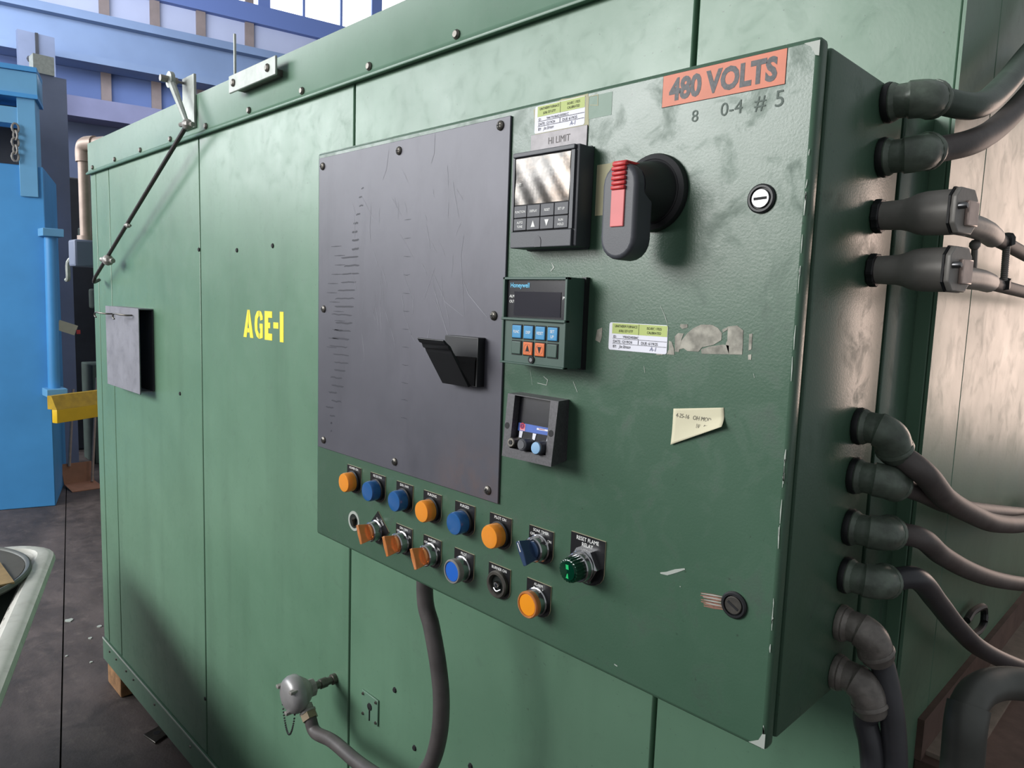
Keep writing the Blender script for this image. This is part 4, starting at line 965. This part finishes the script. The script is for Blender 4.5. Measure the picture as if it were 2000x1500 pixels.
top = loop[-1].copy(); loop.append(V((top.x-.002, .15, .004)))
hm = pm('looped_hose_rubber', srgb(84, 79, 78), .5, var=.3, vs=25, bump=.1, bs=240)
solo(MB().tube(loop, .0145, 18, 8).build('looped_hose', hm), 'thick grey rubber hose looping from thermocouple head up under the cabinet', 'hose')

# ================================================================== BACKGROUND MACHINERY
mc = V((-6.33, .82, FLOOR)); ma = V((-.30, -.954, 0)); mbv = V((-.954, .30, 0)); mn = V((.954, -.30, 0))
def mz(v, u=70): return at(u, v, p=mc, n=mn).z
def md_(u, v=600): return (at(u, v, p=mc, n=mn)-mc).dot(ma)
pr_ = thing('blue_press', 'tall blue painted machine standing on the floor at the far left', 'machine', tuple(mc))
def mbx(a0, a1, b0, b1, z0, z1):
    c = [ma*a+mbv*b for a, b in ((a0,b0),(a1,b0),(a1,b1),(a0,b1))]
    return MB().hexa([q+V((0,0,z0-FLOOR)) for q in c], [q+V((0,0,z1-FLOOR)) for q in c])
zt1 = mz(322, 40); ztop = mz(140, 40)
mbx(0, 1.6, 0, 1.0, FLOOR, zt1).build('lower_cabinet', M_blue, pr_, bevel=.006, seg=1)
d75, d36 = md_(73, 300), md_(37, 300)
mbx(d75, d36, -.02, .25, mz(385, 60), mz(186, 60)).build('front_column', M_blue2, pr_, bevel=.004, seg=1)
mbx(d75-.02, 1.6, -.03, .3, mz(184, 40), ztop).build('top_beam', M_blue2, pr_, bevel=.004, seg=1)
mbx(d75-.02, 1.6, -.05, .32, ztop, ztop+.035).build('top_beam_flange', M_blue, pr_)
mbx(d75-.02, 1.6, -.05, .32, mz(184, 40)-.03, mz(184, 40)).build('bottom_beam_flange', M_blue, pr_)
mbx(d36, 1.6, .0, .2, mz(240, 20), mz(208, 20)).build('mid_beam', M_blue2, pr_)
mbx(d36-.05, 1.6, .5, .56, zt1, ztop).build('dark_back', M_bgdark, pr_)
for k in range(5):
    c = at(30, 250+k*14, p=mc+mn*.05, n=mn)-mc
    MB().tube([c+V((0, .022*math.cos(a)*(1-.6*(k % 2)), .034*math.sin(a)))+V((.02*math.cos(a)*(k % 2), 0, 0)) for a in [2*math.pi*q/10 for q in range(11)]], .008, 6, 1).build('chain_link', M_alu, pr_)
cyl0, cyl1 = at(106, 765, p=mc+mn*.04, n=mn)-mc, at(98, 455, p=mc+mn*.04, n=mn)-mc
MB().cyl(cyl0, cyl1, .042, n=18).build('side_cylinder', M_blue, pr_)
for c in (cyl0, cyl1): MB().box(c.x-.06, c.x+.10, c.y-.07, c.y+.07, c.z-.03, c.z+.03).build('cylinder_bracket', M_blue2, pr_, bevel=.004)
# grey column beside the press
pp_ = at(120, 600, x=-7.6)
ps = thing('steel_column', 'tall plain grey steel column standing behind the blue machine', 'column', (-7.6, pp_.y, FLOOR))
ya, yb = at(84, 500, x=-7.6).y, at(140, 500, x=-7.6).y
zpt = at(110, 152, x=-7.6).z
MB().box(0, .02, ya-pp_.y, yb-pp_.y, 0, zpt-FLOOR).build('flange', M_bgpost, ps)
MB().box(-.35, 0, (ya+yb)/2-pp_.y-.02, (ya+yb)/2-pp_.y+.02, 0, zpt-FLOOR).build('web', M_bgpost, ps)
MB().box(-.37, -.35, ya-pp_.y, yb-pp_.y, 0, zpt-FLOOR).build('flange', M_bgpost, ps)
MB().box(-.10, .05, ya-pp_.y-.03, yb-pp_.y-.10, zpt-FLOOR, zpt-FLOOR+.16).build('cap_plate', M_pale, ps)
# riveted building column higher up, far back
rcx = -11.8
r0_, r1_ = at(34, 60, x=rcx), at(106, 60, x=rcx)
rcol = thing('riveted_column', 'dark riveted building column behind the blue machine', 'column', (rcx, (r0_.y+r1_.y)/2, FLOOR))
hw = (r1_.y-r0_.y)/2
MB().box(-.1, .0, -hw, hw, 0, 5.2).build('plate', M_bgpost, rcol)
MB().box(0, .03, -hw*.08, hw*.08, 0, 5.2).build('centre_angle', M_bgdark, rcol)
for k in range(8):
    for sx in (-.35, .35):
        MB().lathe([(.05, 0), (.03, .04)], (0, hw*sx, 3.3+.22*k), (1,0,0), 8).build('rivet', M_bgdark, rcol)
# yellow guard beam
yA, yB = at(101, 800, x=-5.85), at(200, 794, x=-6.05)
yb_ = thing('yellow_guard_beam', 'yellow painted guard beam between blue machine and furnace', 'guard beam', (yB.x, yB.y, FLOOR))
yo = V((yB.x, yB.y, FLOOR)); dd = (yB-yA); dd.z = 0; L = dd.length; dd.normalize(); nn_ = V((dd.y, -dd.x, 0))
if nn_.x < 0: nn_ = -nn_
A0 = yA-yo; B0 = A0+dd*(L+.4)
def seg(z0, z1, o0, o1):
    c = [A0+nn_*o0, B0+nn_*o0, B0+nn_*o1, A0+nn_*o1]
    return MB().hexa([q+V((0,0,z0)) for q in c], [q+V((0,0,z1)) for q in c])
seg(-.10, .0, 0, .05).build('lower_face', M_yelp, yb_, bevel=.004)
MB().hexa([A0+nn_*.05, B0+nn_*.05, B0-nn_*.04, A0-nn_*.04], [A0+nn_*.0+V((0,0,.10)), B0+V((0,0,.10)), B0-nn_*.04+V((0,0,.10)), A0-nn_*.04+V((0,0,.10))]).build('upper_face', pm('upper_face_yellow', srgb(186, 150, 30), .5), yb_)  # upper face in a darker yellow than the lower one
MB().box(B0.x-.05, B0.x+.05, B0.y-.05, B0.y+.05, 0, yA.z-FLOOR-.1).build('post', M_yelp, yb_)
# dark tool cabinet and clutter behind the furnace
solo(MB().box(-9.2, -8.5, 1.15, 3.4, FLOOR, FLOOR+2.9).build('dark_cabinet', M_bgdark, bevel=.02), 'dark steel cabinet in shadow behind the grey column', 'cabinet')
gm = thing('green_machine', 'grey-green machine half hidden behind the furnace left corner', 'machine', (-7.9, 1.75, FLOOR))
MB().box(-.2, .2, -.28, .5, 0, 1.0).build('base', M_bggreen, gm, bevel=.01); MB().box(-.15, .2, -.12, .5, 1.0, 2.0).build('head', M_bgdark, gm, bevel=.01)
MB().box(-.1, .24, -.30, .0, 2.0, 2.35).build('motor_box', M_bggreen, gm, bevel=.02); MB().box(-.1, .22, -.22, .1, 1.55, 1.75).build('gear_box', M_bggreen, gm, bevel=.02)
MB().cyl((.22, -.15, 1.0), (.22, -.15, 2.1), .025, n=10).build('feed_screw', M_alu, gm); MB().cyl((.22, -.22, 1.0), (.22, -.22, 2.0), .018, n=10).build('guide_rod', M_alu, gm)
# hanging paper tag
tg = at(131, 640, x=-7.0)
tgo = thing('paper_tag', 'tilted white paper tag hanging on the grey column', 'tag', tuple(tg))
MB().box(-.003, 0, -.075, .075, -.045, .045, Matrix.Rotation(-.35, 4, 'X')).build('card', M_note, tgo)
MB().box(.0, .01, .07, .10, -.055, -.02).build('red_clip', M_red, tgo)
MB().cyl((-.02, 0, .04), (-.6, 0, .04), .004, n=6).build('wire', M_wire, tgo)
# long-handled dust pan
dp0 = at(164, 950, z=FLOOR+.01)
dpn = thing('dust_pan', 'copper-brown long handled dust pan on floor beyond the furnace corner', 'dust pan', (dp0.x, dp0.y, FLOOR))
MB().add([V((.12, -.12, .006)), V((.12, .13, .006)), V((-.10, .11, .03)), V((-.10, -.13, .03)), V((.12, -.12, .0)), V((.12, .13, .0)), V((-.10, .11, .02)), V((-.10, -.13, .02))], [(0,1,2,3),(7,6,5,4),(0,4,5,1),(1,5,6,2),(2,6,7,3),(3,7,4,0)]).build('tray', M_pan, dpn)
MB().add([V((-.10, .11, .03)), V((-.10, -.13, .03)), V((-.14, -.14, .20)), V((-.14, .10, .20)), V((-.11, .11, .03)), V((-.11, -.13, .03)), V((-.15, -.14, .20)), V((-.15, .10, .20))], [(0,1,2,3),(7,6,5,4),(0,4,5,1),(1,5,6,2),(2,6,7,3),(3,7,4,0)]).build('back_guard', M_pan, dpn)
MB().cyl((-.12, -.08, .18), (-.25, .0, .85), .012, n=8).build('handle', M_cond, dpn); MB().cyl((-.06, .08, .03), (-.20, .18, .95), .012, n=8).build('handle', M_cond, dpn)
MB().tube([V((-.25, .0, .80)), V((-.22, .06, .70)), V((-.20, .16, .66)), V((-.20, .26, .70))], .035, 10, 4).build('black_sling', M_wire, dpn)

# ---- white rimmed bin at the lower left
ZR = -.60
def zr(u, v, z=ZR): return at(u, v, z=z)
bn = thing('rimmed_bin', 'white rimmed plastic bin with dark green body at lower left', 'bin', (-2.6, -.5, FLOOR))
bo_ = V((-2.6, -.5, FLOOR))
P0, P1 = zr(118, 1056), zr(-10, 1392); dirb = (P1-P0).normalized(); nrb = V((-dirb.y, dirb.x, 0))
if nrb.y > 0: nrb = -nrb                      # inward
def rim_pt(s, o, z): # s along the long side from the far corner, o inward
    return P0 + dirb*s + nrb*o + V((0, 0, z)) - bo_
# outline of the rim: a rounded rectangle 1.25 x 1.0 m
Lb, Wb, rc_ = 1.45, 1.05, .16
def outline(inset, z, n=7):
    pts = []
    L0, L1_, O0, O1 = inset, Lb-inset, inset, Wb-inset; r = max(.02, rc_-inset)
    for (s, o, a0) in ((L0+r, O0+r, 180), (L1_-r, O0+r, 270), (L1_-r, O1-r, 0), (L0+r, O1-r, 90)):
        for k in range(n):
            a = math.radians(a0+90*k/(n-1)); pts.append(rim_pt(s+r*math.cos(a), o+r*math.sin(a), z))
    return pts
prof = [(.030, -.055), (.008, -.045), (.0, -.02), (.006, -.004), (.018, .0), (.026, .004), (.056, .004), (.064, -.004), (.070, -.006), (.086, -.03), (.090, -.12)]
rings = [outline(a, b) for a, b in prof]; nR = len(rings[0]); vs = [p for r in rings for p in r]
fs = [(i*nR+k, i*nR+(k+1) % nR, (i+1)*nR+(k+1) % nR, (i+1)*nR+k) for i in range(len(rings)-1) for k in range(nR)]
MB().add(vs, fs).build('rim', M_bin, bn)
r0, r1 = outline(.05, -.05), outline(.24, -.76)
MB().add(r0+r1, [(k, (k+1) % nR, nR+(k+1) % nR, nR+k) for k in range(nR)]+[tuple(nR+k for k in range(nR))]).build('body', M_bing, bn)
for k in range(16):
    s = .16+.075*k
    c = [rim_pt(s, .078, -.016), rim_pt(s+.010, .078, -.016), rim_pt(s+.010, .092, -.05), rim_pt(s, .092, -.05)]
    MB().hexa(c, [q-nrb*.006+V((0, 0, .006)) for q in c]).build('rim_slot', M_ink, bn)
# drum lid resting in the bin
lb = zr(62, 1092, ZR+.035)
lr_ = .36; lc_ = lb - V((.22, .975, 0))*lr_; lc_.z = ZR+.036
ld = thing('drum_lid', 'round dark steel drum lid lying in the white rimmed bin', 'drum lid', (lc_.x, lc_.y, lc_.z-.03))
MB().lathe([(lr_*.945, .007), (lr_*.96, .012), (lr_*.98, .014), (lr_*.995, .010), (lr_, .0), (lr_*.985, -.008), (lr_*.96, -.006)], (0,0,0), (0,0,1), 64, False, False).build('rolled_rim', M_pipe, ld)
MB().lathe([(lr_*.94, 0), (lr_*.94, .008)], (0,0,0), (0,0,1), 64).build('disc', M_lid, ld)
lp_ = V((lr_*.72, lr_*.45, .009))
MB().tube([lp_+V((-.03, .02, 0)), lp_+V((0, .005, .016)), lp_+V((.03, -.03, 0))], .006, 6, 4).build('lug', M_ink, ld)
# cardboard sheet on the lid, wires and rubble inside the bin
cc = zr(2, 1122, ZR+.022)
solo(MB().box(cc.x-.14, cc.x+.10, cc.y-.13, cc.y+.02, cc.z-.006, cc.z).build('cardboard_piece', M_card), 'torn tan cardboard piece lying on the drum lid', 'cardboard')
wc_ = bo_ + rim_pt(.62, .36, -.16)
for k in range(7):
    m = M_wirer if k in (1, 4) else M_wire
    r = .20-.012*k
    pts = [wc_ + V((r*1.2*math.cos(a)*(1+.05*math.sin(k)), r*.7*math.sin(a), .012*k+.01*math.sin(2*a+k))) for a in [2*math.pi*q/16 for q in range(16)]]
    solo(MB().tube(pts, .006, 6, 2).build('wire_coil', m), ('black wire coil, lowest in the bin', 'red wire coil, lower of the two in the bin', 'black wire coil on the lower red one in the bin', 'black wire coil under the upper red one in the bin', 'red wire coil, upper of the two in the bin', 'black wire coil on the upper red one in the bin', 'black wire coil, topmost in the bin')[k], 'wire', 'wire coils in the bin')

# unseen locker added across the aisle to shade the lower furnace and door
lk = thing('shade_locker', 'added grey locker across the aisle, shading the lower furnace and cabinet door', 'locker', (-.85, -1.75, FLOOR))
wx, wy, h = .60, .34, 1.80
MB().box(-wx, wx, -wy, wy, .08, h).build('body', M_walllo, lk, bevel=.01)
MB().box(-wx-.01, wx+.01, -wy-.01, wy+.01, h, h+.03).build('top', M_walllo, lk, bevel=.005)
for sx in (-1, 1):
    MB().box(min(sx*.01, sx*(wx-.02)), max(sx*.01, sx*(wx-.02)), wy, wy+.02, .12, h-.05).build('door', M_walllo, lk, bevel=.004)
    MB().box(sx*.06-.01, sx*.06+.01, wy+.02, wy+.05, h*.5, h*.5+.12).build('handle', M_steel, lk, bevel=.003)
    for sy in (-1, 1): MB().box(sx*wx*.85-.04, sx*wx*.85+.04, sy*wy*.8-.04, sy*wy*.8+.04, 0, .08).build('foot', M_bgdark, lk)
